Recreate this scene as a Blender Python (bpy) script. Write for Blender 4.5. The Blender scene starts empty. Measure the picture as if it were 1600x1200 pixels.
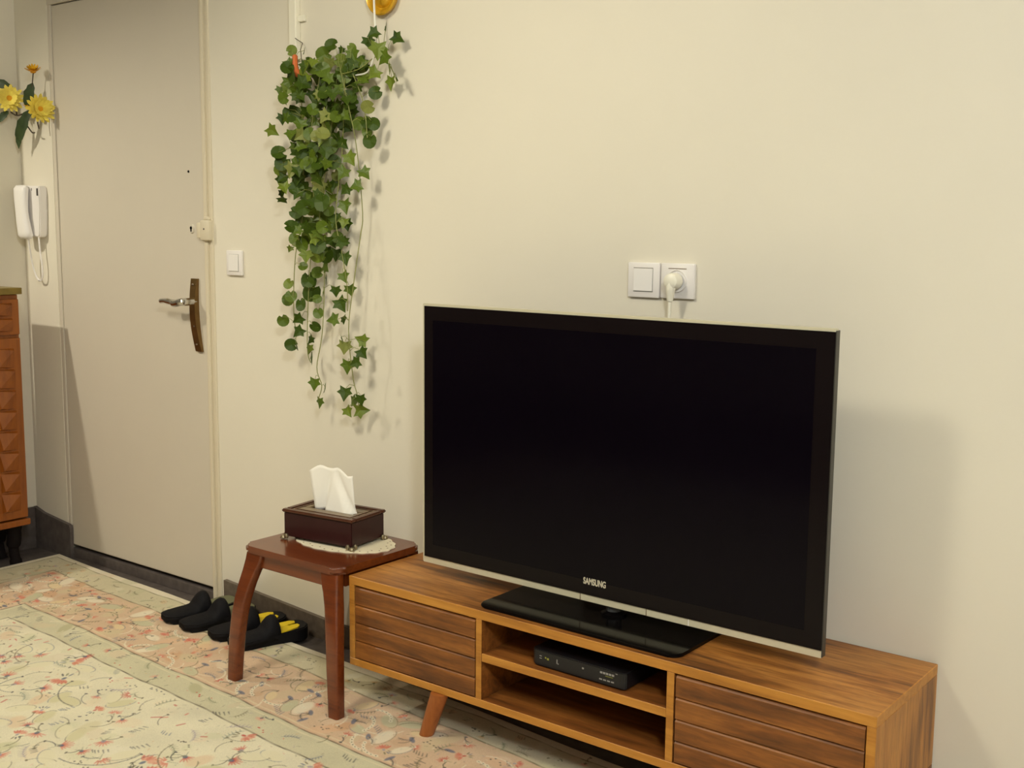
import bpy, bmesh, math, random
import numpy as np
from mathutils import Vector, Matrix, Euler, Quaternion
random.seed(7)
SC = bpy.context.scene
COL = SC.collection
PI = math.pi

# ---------------------------------------------------------------- camera, world, lights, exposure
cam_d = bpy.data.cameras.new('camera')
cam_d.sensor_width = 36.0
cam_d.lens = 1813.04 / 1600 * 36
cam_d.clip_start = 0.05
cam = bpy.data.objects.new('camera', cam_d)
COL.objects.link(cam)
RT = Vector((0.787893, 0.615745, 0.009149))
UP = Vector((-0.088459, 0.098463, 0.991201))
FW = Vector((-0.609426, 0.781769, -0.132046))
cam.matrix_world = Matrix(((RT.x, UP.x, -FW.x, 4.301584), (RT.y, UP.y, -FW.y, -2.406047), (RT.z, UP.z, -FW.z, 1.276013), (0, 0, 0, 1)))
SC.camera = cam

wd = bpy.data.worlds.new('world')
SC.world = wd
wd.use_nodes = True
wd.node_tree.nodes['Background'].inputs[0].default_value = (0.9, 0.85, 0.75, 1)
wd.node_tree.nodes['Background'].inputs[1].default_value = 0.05

def lamp(name, loc, power, color, radius):
    d = bpy.data.lights.new(name, 'POINT')
    d.energy = power; d.color = color; d.shadow_soft_size = radius
    o = bpy.data.objects.new(name, d); o.location = loc
    COL.objects.link(o)
    return o
def downlight(name, loc, aim, power, color, radius, half, blend=1.0):
    d = bpy.data.lights.new(name, 'SPOT')
    d.energy = power; d.color = color; d.shadow_soft_size = radius
    d.spot_size = math.radians(half * 2); d.spot_blend = blend
    o = bpy.data.objects.new(name, d); o.location = loc
    o.rotation_euler = (Vector(aim) - Vector(loc)).to_track_quat('-Z', 'Y').to_euler()
    COL.objects.link(o)
    return o
downlight('hall_lamp', (-0.04, -1.5, 2.42), (0.80, 0.0, 0.0), 97, (1.0, 0.93, 0.765), 0.035, 46)
downlight('ceiling_lamp', (2.15, -1.75, 2.5), (2.4, 0.0, -0.1), 88, (1.0, 0.925, 0.73), 0.19, 62)
lamp('right_fill_light', (4.9, -2.55, 2.6), 130, (0.94, 0.985, 1.03), 0.16)  # unseen fill light, added to brighten the right side of the room

SC.view_settings.view_transform = 'Standard'
SC.view_settings.look = 'None'
SC.view_settings.gamma = 1.0
SC.view_settings.use_curve_mapping = False
SC.view_settings.exposure = 0.0

# ---------------------------------------------------------------- materials
def lin(c):
    r = []
    for v in c[:3]:
        v = v / 255.0
        r.append(v / 12.92 if v <= 0.04045 else ((v + 0.055) / 1.055) ** 2.4)
    return (r[0], r[1], r[2], 1.0)

def new_mat(name):
    m = bpy.data.materials.new(name); m.use_nodes = True
    return m, m.node_tree.nodes, m.node_tree.links, m.node_tree.nodes['Principled BSDF']

def plain(name, c, rough=0.5, metal=0.0, spec=0.5, var=0.0, vscale=8.0, bump=0.0, bscale=200.0, coat=0.0, trans=0.0):
    m, N, L, B = new_mat(name)
    B.inputs['Roughness'].default_value = rough
    B.inputs['Metallic'].default_value = metal
    B.inputs['Specular IOR Level'].default_value = spec
    B.inputs['Coat Weight'].default_value = coat
    B.inputs['Transmission Weight'].default_value = trans
    col = lin(c)
    tc = N.new('ShaderNodeTexCoord')
    if var > 0:
        nz = N.new('ShaderNodeTexNoise'); nz.inputs['Scale'].default_value = vscale; nz.inputs['Detail'].default_value = 5
        L.new(tc.outputs['Object'], nz.inputs['Vector'])
        rp = N.new('ShaderNodeValToRGB')
        rp.color_ramp.elements[0].position = 0.3; rp.color_ramp.elements[1].position = 0.7
        rp.color_ramp.elements[0].color = tuple(v * (1 - var) for v in col[:3]) + (1,)
        rp.color_ramp.elements[1].color = tuple(min(1, v * (1 + var)) for v in col[:3]) + (1,)
        L.new(nz.outputs['Fac'], rp.inputs[0]); L.new(rp.outputs[0], B.inputs['Base Color'])
    else:
        B.inputs['Base Color'].default_value = col
    if bump > 0:
        n2 = N.new('ShaderNodeTexNoise'); n2.inputs['Scale'].default_value = bscale; n2.inputs['Detail'].default_value = 3
        L.new(tc.outputs['Object'], n2.inputs['Vector'])
        bp = N.new('ShaderNodeBump'); bp.inputs['Strength'].default_value = bump; bp.inputs['Distance'].default_value = 0.002
        L.new(n2.outputs['Fac'], bp.inputs['Height']); L.new(bp.outputs[0], B.inputs['Normal'])
    return m

def wood(name, cols, axis='x', rough=0.42, spec=0.4, scale=1.0, coat=0.0, patch=True, contrast=1.0):
    """streaky grain along one axis; cols = dark, middle, light (sRGB)"""
    m, N, L, B = new_mat(name)
    tc = N.new('ShaderNodeTexCoord'); oi = N.new('ShaderNodeObjectInfo')
    add = N.new('ShaderNodeVectorMath'); add.operation = 'MULTIPLY_ADD'
    cb = N.new('ShaderNodeCombineXYZ')
    for i in range(3): L.new(oi.outputs['Random'], cb.inputs[i])
    add.inputs[1].default_value = (7.3, 5.1, 9.7)
    L.new(cb.outputs[0], add.inputs[0]); L.new(tc.outputs['Object'], add.inputs[2])
    def mp(sl, sc_):
        p = N.new('ShaderNodeMapping')
        v = {'x': (sl, sc_, sc_), 'y': (sc_, sl, sc_), 'z': (sc_, sc_, sl)}[axis]
        p.inputs['Scale'].default_value = v
        L.new(add.outputs[0], p.inputs['Vector'])
        return p
    n1 = N.new('ShaderNodeTexNoise'); n1.inputs['Scale'].default_value = 1.0; n1.inputs['Detail'].default_value = 6; n1.inputs['Roughness'].default_value = 0.62; n1.inputs['Distortion'].default_value = 0.6
    L.new(mp(3.0 * scale, 42.0 * scale).outputs[0], n1.inputs['Vector'])
    n2 = N.new('ShaderNodeTexNoise'); n2.inputs['Scale'].default_value = 1.0; n2.inputs['Detail'].default_value = 3
    L.new(mp(3.5 * scale, 11.0 * scale).outputs[0], n2.inputs['Vector'])
    mx = N.new('ShaderNodeMath'); mx.operation = 'MULTIPLY_ADD'
    mx.inputs[1].default_value = 0.55
    L.new(n1.outputs['Fac'], mx.inputs[0])
    m2 = N.new('ShaderNodeMath'); m2.operation = 'MULTIPLY'; m2.inputs[1].default_value = 0.45 if patch else 0.15
    L.new(n2.outputs['Fac'], m2.inputs[0]); L.new(m2.outputs[0], mx.inputs[2])
    rp = N.new('ShaderNodeValToRGB'); e = rp.color_ramp.elements
    off = 0.0 if patch else -0.14
    e[0].position = 0.49 - 0.13 / contrast + off; e[0].color = lin(cols[0]); e[1].position = 0.49 + 0.13 / contrast + off; e[1].color = lin(cols[2])
    k = e.new(0.48 + off); k.color = lin(cols[1])
    L.new(mx.outputs[0], rp.inputs[0]); L.new(rp.outputs[0], B.inputs['Base Color'])
    B.inputs['Roughness'].default_value = rough; B.inputs['Specular IOR Level'].default_value = spec
    B.inputs['Coat Weight'].default_value = coat; B.inputs['Coat Roughness'].default_value = 0.12
    if patch:
        n3 = N.new('ShaderNodeTexNoise'); n3.inputs['Scale'].default_value = 1.0; n3.inputs['Detail'].default_value = 4; n3.inputs['Distortion'].default_value = 1.2
        L.new(mp(16.0 * scale, 120.0 * scale).outputs[0], n3.inputs['Vector'])
        r3 = N.new('ShaderNodeMapRange'); r3.inputs[1].default_value = 0.3; r3.inputs[2].default_value = 0.7; r3.inputs[3].default_value = 0.78; r3.inputs[4].default_value = 1.14
        L.new(n3.outputs['Fac'], r3.inputs[0])
        mm = N.new('ShaderNodeMix'); mm.data_type = 'RGBA'; mm.blend_type = 'MULTIPLY'; mm.inputs[0].default_value = 1.0
        L.new(rp.outputs[0], mm.inputs[6]); L.new(r3.outputs[0], mm.inputs[7]); L.new(mm.outputs[2], B.inputs['Base Color'])
    bp = N.new('ShaderNodeBump'); bp.inputs['Strength'].default_value = 0.12; bp.inputs['Distance'].default_value = 0.001
    L.new(n1.outputs['Fac'], bp.inputs['Height']); L.new(bp.outputs[0], B.inputs['Normal'])
    return m

M = {}
M['wall'] = plain('wall_paint', (231, 224, 206), 0.62, spec=0.3, var=0.015, vscale=3, bump=0.10, bscale=90)
M['door'] = plain('door_paint', (212, 203, 186), 0.45, spec=0.35, var=0.012, vscale=4, bump=0.04, bscale=60)
M['jamb'] = plain('jamb_paint', (220, 209, 184), 0.4, spec=0.4)
M['ceiling'] = plain('ceiling_paint', (235, 230, 215), 0.8, spec=0.2)
M['stone'] = plain('dark_stone', (92, 84, 80), 0.45, spec=0.35, var=0.25, vscale=35)
M['skirting'] = plain('skirting_stone', (104, 92, 80), 0.4, spec=0.35, var=0.25, vscale=40)
M['stand_top'] = wood('stand_wood_long', ((92, 56, 28), (152, 95, 40), (190, 130, 62)), 'x', contrast=1.2)
M['stand_edge'] = wood('stand_wood_edge', ((156, 100, 36), (184, 124, 48), (202, 142, 60)), 'x', patch=False)
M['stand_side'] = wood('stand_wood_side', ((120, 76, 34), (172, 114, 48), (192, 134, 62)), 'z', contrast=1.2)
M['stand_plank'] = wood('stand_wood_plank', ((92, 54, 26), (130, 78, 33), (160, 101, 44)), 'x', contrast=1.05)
M['stand_in'] = wood('stand_wood_inner_shaded', ((84, 48, 22), (126, 74, 31), (154, 96, 42)), 'x')  # wood tone lowered a little to deepen the shade inside the stand
M['backing'] = plain('shaded_backing', (24, 18, 17), 0.8, spec=0.15)  # near-black: the shade at the back of the shelves is in this colour
M['leg_wood'] = wood('leg_wood', ((128, 68, 28), (160, 92, 42), (176, 106, 52)), 'z', patch=False)
M['stool'] = wood('stool_wood', ((86, 36, 12), (108, 48, 16), (122, 58, 21)), 'x', rough=0.25, spec=0.5, coat=0.35, patch=False)
M['cabinet'] = wood('cabinet_wood', ((116, 60, 15), (142, 78, 23), (158, 90, 30)), 'z', rough=0.3, spec=0.5, patch=False)
M['cab_top'] = plain('cabinet_top_slab', (126, 106, 42), 0.35, spec=0.5, var=0.15, vscale=30)
M['box'] = plain('box_dark_wood', (52, 22, 22), 0.32, spec=0.4, var=0.1, vscale=20)
M['box_rim'] = plain('box_rim_wood', (84, 46, 28), 0.35, spec=0.5, var=0.15, vscale=30)
M['box_panel'] = plain('box_top_panel', (120, 100, 72), 0.3, spec=0.5, var=0.2, vscale=60, bump=0.5, bscale=120)  # paler than the box: reflected sheen on the lid put into the colour
M['pewter'] = plain('pewter', (150, 138, 110), 0.35, metal=0.8, var=0.2, vscale=90)
M['doily'] = plain('doily_cotton', (238, 228, 200), 0.85, spec=0.2, bump=0.5, bscale=500)
M['eyelet'] = plain('doily_eyelet', (120, 90, 60), 0.9)
M['tissue'] = plain('tissue_paper', (250, 246, 236), 0.9, spec=0.1)
M['tv_glass'] = plain('tv_glass', (9, 5, 12), 0.12, spec=0.10)
M['tv_bezel'] = plain('tv_bezel', (20, 14, 15), 0.16, spec=0.12)
M['tv_rim'] = plain('tv_rim', (206, 198, 170), 0.3, spec=0.5)
M['tv_side'] = plain('tv_side_rim', (66, 64, 58), 0.4, spec=0.3)
M['tv_back'] = plain('tv_back', (24, 23, 24), 0.5)
M['seam'] = plain('seam', (110, 90, 60), 0.5)
M['glossblack'] = plain('gloss_black', (11, 9, 9), 0.12, spec=0.14)
M['clear'] = plain('clear_neck', (120, 120, 118), 0.08, spec=0.6, trans=0.5)
M['lettering'] = plain('pale_lettering', (215, 205, 180), 0.4)
M['plastic'] = plain('black_plastic', (24, 23, 26), 0.4, spec=0.4)
M['print'] = plain('grey_print', (150, 146, 142), 0.5)
M['print_y'] = plain('yellow_print', (150, 150, 60), 0.5)
M['white'] = plain('white_plastic', (240, 235, 230), 0.35, spec=0.45)
M['whiter'] = plain('white_rocker', (245, 241, 236), 0.3, spec=0.45)
M['cream'] = plain('cream_plastic', (244, 239, 220), 0.35, spec=0.45)
M['gap'] = plain('dark_gap', (60, 52, 46), 0.8)
M['softgap'] = plain('soft_gap', (158, 152, 142), 0.7)
M['black'] = plain('hole_black', (12, 10, 9), 0.9, spec=0.1)
M['bronze'] = plain('bronze', (132, 104, 62), 0.35, metal=0.85, var=0.15, vscale=25)
M['chrome'] = plain('chrome', (205, 203, 200), 0.16, metal=1.0)
M['gold'] = plain('gold_enamel', (214, 164, 34), 0.3, metal=0.25, spec=0.6, var=0.1, vscale=30)
M['rubber'] = plain('black_rubber', (17, 16, 19), 0.7, spec=0.18, bump=0.3, bscale=300)
M['insole'] = plain('black_insole', (24, 22, 24), 0.7, spec=0.2)
M['insole_g'] = plain('grey_insole', (112, 112, 84), 0.7, spec=0.2)
M['yellow'] = plain('yellow_print_sole', (226, 196, 28), 0.6, spec=0.3)
M['leafA'] = plain('leaf_deep', (60, 80, 14), 0.45, spec=0.22, var=0.3, vscale=40)
M['leafB'] = plain('leaf_mid', (84, 104, 20), 0.42, spec=0.35, var=0.3, vscale=40)
M['leafC'] = plain('leaf_olive', (106, 122, 32), 0.45, spec=0.35, var=0.3, vscale=50)
M['leafD'] = plain('leaf_pale', (128, 134, 66), 0.5, spec=0.3, var=0.3, vscale=60)
M['vine'] = plain('vine_stem', (128, 132, 66), 0.6)
M['cord'] = plain('white_cord', (240, 238, 228), 0.6)
M['orange'] = plain('orange_clip', (206, 104, 44), 0.5)
M['petal'] = plain('petal_yellow', (252, 226, 104), 0.6, spec=0.2, var=0.12, vscale=60)
M['petal_d'] = plain('petal_gold', (226, 170, 26), 0.6, spec=0.2, var=0.12, vscale=60)
M['heart'] = plain('flower_heart', (226, 158, 22), 0.8, bump=0.6, bscale=300)
M['flower_leaf'] = plain('flower_leaf', (52, 70, 34), 0.55, var=0.25, vscale=40)
M['twig'] = plain('twig', (74, 62, 46), 0.7)

# ---------------------------------------------------------------- mesh helpers (geometry is given in room metres)
ORI = {}
def finish(name, bm, m, parent=None, smooth=False, angle=35):
    """links the bmesh as ONE object; its origin sits in the middle of its bounds"""
    vs = [v.co for v in bm.verts]
    lo = Vector((min(v.x for v in vs), min(v.y for v in vs), min(v.z for v in vs)))
    hi = Vector((max(v.x for v in vs), max(v.y for v in vs), max(v.z for v in vs)))
    c = (lo + hi) / 2
    for v in bm.verts: v.co -= c
    bmesh.ops.recalc_face_normals(bm, faces=bm.faces[:])
    me = bpy.data.meshes.new(name); bm.to_mesh(me); bm.free()
    for k in (m if isinstance(m, (list, tuple)) else [m]): me.materials.append(k)
    if smooth:
        for p in me.polygons: p.use_smooth = True
        try: me.set_sharp_from_angle(angle=math.radians(angle))
        except Exception: pass
    o = bpy.data.objects.new(name, me); COL.objects.link(o)
    if parent is not None:
        o.parent = parent
        o.location = c - ORI[parent.name]
    else:
        o.location = c
    ORI[o.name] = c.copy()
    return o

def thing(name, loc, label, cat, group=None):
    o = bpy.data.objects.new(name, None); COL.objects.link(o)
    o.location = loc; o.empty_display_size = 0.05
    ORI[o.name] = Vector(loc)
    return tag(o, label, cat, group)
def tag(o, label, cat, group=None):
    o['label'] = label; o['category'] = cat
    if group: o['group'] = group
    return o
def struct(o):
    o['kind'] = 'structure'
    return o
def clone(o, delta, parent=None):
    """copy of one object (shared mesh), moved by delta"""
    c = o.copy(); COL.objects.link(c)
    c.parent = parent if parent is not None else o.parent
    c.location = o.location + Vector(delta)
    ORI[c.name] = ORI[o.name] + Vector(delta)
    return c

def B_():
    return bmesh.new()
def box(bm, x0, x1, y0, y1, z0, z1, bev=0.0, seg=2, mi=0):
    vs = [bm.verts.new((x, y, z)) for x in (x0, x1) for y in (y0, y1) for z in (z0, z1)]
    F = [(0, 1, 3, 2), (4, 6, 7, 5), (0, 4, 5, 1), (2, 3, 7, 6), (0, 2, 6, 4), (1, 5, 7, 3)]
    fs = [bm.faces.new([vs[i] for i in f]) for f in F]
    for f in fs: f.material_index = mi
    if bev > 0:
        es = list({e for f in fs for e in f.edges})
        bmesh.ops.bevel(bm, geom=es, offset=bev, segments=seg, profile=0.5, affect='EDGES', clamp_overlap=True)
    return bm
def bx(*a, **k): return box(bmesh.new(), *a, **k)

def prism(bm, pts, z0, z1, mi=0):
    """outline in x, y extruded in z"""
    a = [bm.verts.new((p[0], p[1], z0)) for p in pts]; b = [bm.verts.new((p[0], p[1], z1)) for p in pts]
    n = len(pts); fs = [bm.faces.new(a[::-1]), bm.faces.new(b)]
    for i in range(n): fs.append(bm.faces.new((a[i], a[(i + 1) % n], b[(i + 1) % n], b[i])))
    for f in fs: f.material_index = mi
    return fs
def prism_y(bm, pts, y0, y1):
    """outline in x, z extruded in y"""
    a = [bm.verts.new((p[0], y0, p[1])) for p in pts]; b = [bm.verts.new((p[0], y1, p[1])) for p in pts]
    n = len(pts); bm.faces.new(a); bm.faces.new(b[::-1])
    for i in range(n): bm.faces.new((a[i], b[i], b[(i + 1) % n], a[(i + 1) % n]))
    return bm
def rrect(x0, x1, y0, y1, r, n=6):
    pts = []
    for cx, cy, a0 in ((x1 - r, y1 - r, 0), (x0 + r, y1 - r, 90), (x0 + r, y0 + r, 180), (x1 - r, y0 + r, 270)):
        for i in range(n + 1):
            a = math.radians(a0 + 90 * i / n); pts.append((cx + r * math.cos(a), cy + r * math.sin(a)))
    return pts
def tube(bm, pts, r, n=6, cap=True):
    """tube through points; r a number or one radius per point"""
    pts = [Vector(p) for p in pts]
    rs = r if isinstance(r, (list, tuple)) else [r] * len(pts)
    rings = []; ref = None
    for i, p in enumerate(pts):
        t = (pts[min(i + 1, len(pts) - 1)] - pts[max(i - 1, 0)]).normalized()
        if ref is None: ref = Vector((0, 0, 1)) if abs(t.z) < 0.9 else Vector((1, 0, 0))
        u = t.cross(ref).normalized(); v = t.cross(u).normalized(); ref = v.cross(t) * -1 if False else ref
        rings.append([bm.verts.new(p + (u * math.cos(2 * PI * k / n) + v * math.sin(2 * PI * k / n)) * rs[i]) for k in range(n)])
    for a, b in zip(rings, rings[1:]):
        for k in range(n): bm.faces.new((a[k], a[(k + 1) % n], b[(k + 1) % n], b[k]))
    if cap:
        bm.faces.new(rings[0][::-1]); bm.faces.new(rings[-1])
    return bm
def smooth_path(pts, k=4):
    P = [Vector(p) for p in pts]; out = []
    for i in range(len(P) - 1):
        p0 = P[max(i - 1, 0)]; p1 = P[i]; p2 = P[i + 1]; p3 = P[min(i + 2, len(P) - 1)]
        for j in range(k):
            t = j / k
            out.append(0.5 * ((2 * p1) + (p2 - p0) * t + (2 * p0 - 5 * p1 + 4 * p2 - p3) * t * t + (3 * p1 - p0 - 3 * p2 + p3) * t ** 3))
    out.append(P[-1])
    return out
def lathe(bm, prof, c, axis, n=32):
    """profile (radius, offset along axis) turned about axis through c"""
    ax = Vector(axis).normalized(); ref = Vector((0, 0, 1)) if abs(ax.z) < 0.9 else Vector((1, 0, 0))
    u = ax.cross(ref).normalized(); v = ax.cross(u)
    rings = []
    for r, h in prof:
        if r < 1e-6: rings.append([bm.verts.new(Vector(c) + ax * h)])
        else: rings.append([bm.verts.new(Vector(c) + ax * h + (u * math.cos(2 * PI * k / n) + v * math.sin(2 * PI * k / n)) * r) for k in range(n)])
    for a, b in zip(rings, rings[1:]):
        for k in range(n):
            k2 = (k + 1) % n
            if len(a) == 1 and len(b) == 1: continue
            if len(a) == 1: bm.faces.new((a[0], b[k2], b[k]))
            elif len(b) == 1: bm.faces.new((a[k], a[k2], b[0]))
            else: bm.faces.new((a[k], a[k2], b[k2], b[k]))
    return bm
def loft(bm, rings, close=True, caps=True):
    R = [[bm.verts.new(p) for p in r] for r in rings]; n = len(R[0])
    for a, b in zip(R, R[1:]):
        for k in range(n if close else n - 1):
            bm.faces.new((a[k], a[(k + 1) % n], b[(k + 1) % n], b[k]))
    if caps and close:
        bm.faces.new(R[0][::-1]); bm.faces.new(R[-1])
    return R
# ---------------------------------------------------------------- the room
DL, DR = 0.272, 1.139            # door leaf edges
struct(finish('floor', bx(-2.6, 6.6, -5.6, 0.25, -0.06, 0.0), M['stone']))
struct(finish('ceiling', bx(-2.6, 6.6, -5.6, 0.25, 2.76, 2.82), M['ceiling']))
bm = B_()
box(bm, 0.0, DL - 0.0225, 0.0, 0.2, 0.0, 2.76)
box(bm, DL - 0.0225, DL - 0.006, 0.07, 0.2, 0.0, 2.085)
box(bm, DR + 0.048, 6.6, 0.0, 0.2, 0.0, 2.76)
box(bm, DL - 0.0225, DR + 0.048, 0.0, 0.2, 2.085, 2.76)
box(bm, DL - 0.006, DR + 0.048, 0.10, 0.2, 0.0, 2.085)
struct(finish('wall_back', bm, M['wall']))
struct(finish('wall_left', bx(-2.6, 0.025, -0.30, 0.0, 0.0, 2.76), M['wall']))
struct(finish('wall_half', bx(-0.13, 0.025, -1.08, -0.301, 0.0, 1.0), M['wall']))
struct(finish('wall_hall', bx(-2.68, -2.6, -5.6, -0.30, 0.0, 2.76), M['wall']))
struct(finish('wall_right', bx(6.6, 6.7, -5.6, 0.2, 0.0, 2.76), M['wall']))
struct(finish('wall_front', bx(-2.68, 6.7, -5.7, -5.6, 0.0, 2.76), M['wall']))

# door set in the back wall
d = finish('door_1', bx(DL, DR, 0.004, 0.046, 0.05, 2.07, 0.004), M['door']); struct(d)
# door jamb: two ridges with a groove between
bm = B_()
box(bm, DR + 0.004, DR + 0.020, -0.006, 0.09, 0.0, 2.085, 0.004)
box(bm, DR + 0.020, DR + 0.034, 0.002, 0.09, 0.0, 2.08)
box(bm, DR + 0.034, DR + 0.050, -0.005, 0.09, 0.0, 2.10, 0.004)
struct(finish('trim_1', bm, M['jamb']))
bm = B_()
box(bm, DL - 0.022, DL - 0.0025, 0.0012, 0.06, 0.125, 2.085, 0.0015)
box(bm, DL - 0.022, DR + 0.05, -0.002, 0.06, 2.073, 2.10, 0.003)
struct(finish('trim_2', bm, M['door']))
# door furniture
hp = B_()
prof = []
N_ = 14
for i in range(N_ + 1):
    t = i / N_; z = 1.104 - 0.243 * t
    cx = 1.0825 + 0.004 * math.sin(PI * t) * -1 + 0.016 * t * t
    bow = 0.004 + 0.010 * math.sin(PI * t)
    w = 0.0165 - 0.002 * math.sin(PI * t)
    prof.append([Vector((cx - w, 0.004, z)), Vector((cx - w, -bow, z)), Vector((cx + w, -bow, z)), Vector((cx + w, 0.004, z))])
loft(hp, prof)
plate = finish('handle_plate', hp, M['bronze'], d, smooth=True, angle=40)
for z in (1.085, 0.945, 0.885):
    finish('screw', lathe(B_(), [(0.0, 0.004), (0.0035, 0.003), (0.004, 0.0)], (1.084 + (0.012 if z < 0.9 else 0.004 if z < 1 else 0), -0.010, z), (0, -1, 0), 10), M['chrome'], plate)
lv = B_()
tube(lv, smooth_path([(1.083, -0.004, 1.028), (1.083, -0.045, 1.028), (1.072, -0.056, 1.027), (1.048, -0.056, 1.022), (1.022, -0.056, 1.026), (0.992, -0.056, 1.029), (0.962, -0.053, 1.026)], 5),
     [0.013] * 8 + [0.0125] * 4 + [0.0125] * 6 + [0.010] * 6 + [0.0085] * 6 + [0.006], 10)
finish('lever', lv, M['chrome'], d, smooth=True)
es = finish('lock_escutcheon', lathe(B_(), [(0.0, 0.004), (0.013, 0.004), (0.016, 0.0)], (1.069, 0.004, 1.268), (0, -1, 0), 20), M['door'], d, smooth=True)
kb = B_()
lathe(kb, [(0.0, 0.0012), (0.0055, 0.001), (0.0055, 0.0)], (1.069, 0.0, 1.271), (0, -1, 0), 12)
box(kb, 1.0665, 1.0715, -0.0012, 0.0, 1.259, 1.270)
finish('keyhole', kb, M['black'], es)
rl = B_()
box(rl, 1.112, 1.137, -0.012, 0.004, 1.238, 1.289, 0.004)
box(rl, 1.141, 1.188, -0.020, 0.0, 1.231, 1.297, 0.005)
box(rl, 1.150, 1.178, -0.012, 0.0, 1.297, 1.308, 0.003)
rlo = finish('rim_lock', rl, M['jamb'], d, smooth=True)
finish('keyhole', lathe(B_(), [(0, 0.001), (0.003, 0.001), (0.003, 0)], (1.163, -0.020, 1.268), (0, -1, 0), 10), M['gap'], rlo)
finish('peephole', lathe(B_(), [(0.0, 0.002), (0.0035, 0.002), (0.0045, 0.0)], (1.0585, 0.004, 1.456), (0, -1, 0), 12), M['black'], d)

# stone sill under the door
struct(finish('trim_4', bx(DL - 0.004, DR + 0.002, 0.001, 0.047, 0.0, 0.037, 0.002), M['stone']))
# stone skirting
bm = B_()
prism_y(bm, [(1.213, 0.0), (4.2, 0.0), (4.2, 0.056), (1.74, 0.064), (1.213, 0.097)], -0.014, 0.0)
struct(finish('baseboard_back', bm, M['skirting']))
bm = B_()
prism_y(bm, [(0.026, 0.0), (0.282, 0.0), (0.282, 0.118), (0.278, 0.127), (0.270, 0.131), (0.09, 0.150), (0.026, 0.166)], -0.014, 0.0)
struct(finish('baseboard_corner', bm, M['stone']))
struct(finish('baseboard_left', bx(0.025, 0.037, -0.95, -0.014, 0.0, 0.165, 0.002), M['stone']))
struct(finish('door_gap_shade', bx(DL - 0.006, DR + 0.004, 0.048, 0.0995, 0.0, 0.075, 0.002), M['gap']))  # dark block added as the shade in the gap under the door

# cable trunking and its clip
t = thing('cable_trunking', (1.604, 0, 1.80), 'narrow white vertical cable trunking on the wall above the ivy', 'trunking')
finish('cover', bx(1.588, 1.620, -0.020, 0.0, 1.77, 2.76, 0.003), M['cream'], t)
finish('clip', bx(1.620, 1.646, -0.010, 0.0, 1.878, 1.896, 0.002), M['cream'], t)

# gold dish on the wall
t = thing('wall_dish', (1.957, 0, 1.92), 'round golden dish with concentric rings on the wall above the ivy', 'dish')
finish('rim_plate', lathe(B_(), [(0.0, 0.008), (0.040, 0.010), (0.047, 0.020), (0.055, 0.024), (0.0585, 0.020), (0.056, 0.008), (0.045, 0.0)], (1.970, 0, 1.918), (0, -1, 0), 48), M['gold'], t, smooth=True, angle=50)
finish('inner_ring', lathe(B_(), [(0.0, 0.030), (0.016, 0.029), (0.022, 0.024), (0.027, 0.022), (0.034, 0.016), (0.037, 0.008)], (1.970, 0, 1.918), (0, -1, 0), 40), M['gold'], t, smooth=True, angle=30)

# wall switches and socket
def switch_plate(name, x0, x1, z0, z1, label, cat, group=None):
    cx, cz = (x0 + x1) / 2, (z0 + z1) / 2
    t = thing(name, (cx, 0, z0), label, cat, group)
    finish('frame', bx(x0, x1, -0.010, 0.0, z0, z1, 0.003), M['white'], t, smooth=True)
    return t, cx, cz
t, cx, cz = switch_plate('light_switch', 2.786, 2.8745, 1.1165, 1.2005, 'white wall switch left of the plugged-in socket above the television', 'switch')
finish('gap_plate', bx(cx - 0.027, cx + 0.027, -0.0108, -0.009, cz - 0.028, cz + 0.030), M['softgap'], t)
bm = bx(cx - 0.0262, cx + 0.0262, -0.0135, -0.010, cz - 0.0262, cz + 0.0275, 0.001)
finish('rocker', bm, M['whiter'], t)
t, cx, cz = switch_plate('light_switch', 1.2605, 1.3365, 1.1215, 1.2015, 'small white wall switch between the door and the ivy', 'switch')
finish('gap_plate', bx(cx - 0.024, cx + 0.024, -0.0108, -0.009, cz - 0.027, cz + 0.028), M['softgap'], t)
finish('rocker', bx(cx - 0.0233, cx + 0.0233, -0.0135, -0.010, cz - 0.0262, cz + 0.0272, 0.001), M['whiter'], t)
t, cx, cz = switch_plate('power_socket', 2.878, 2.969, 1.1175, 1.2005, 'white wall socket with a cream plug in it above the television', 'socket')
finish('round_insert', lathe(B_(), [(0.0, 0.001), (0.024, 0.001), (0.0255, 0.004), (0.027, 0.0)], (cx, -0.010, cz), (0, -1, 0), 32), M['whiter'], t, smooth=True)
finish('line_mark', bx(cx - 0.024, cx + 0.024, -0.0108, -0.009, cz + 0.0285, cz + 0.0300), M['seam'], t)
SOCK = (cx, cz)
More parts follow.
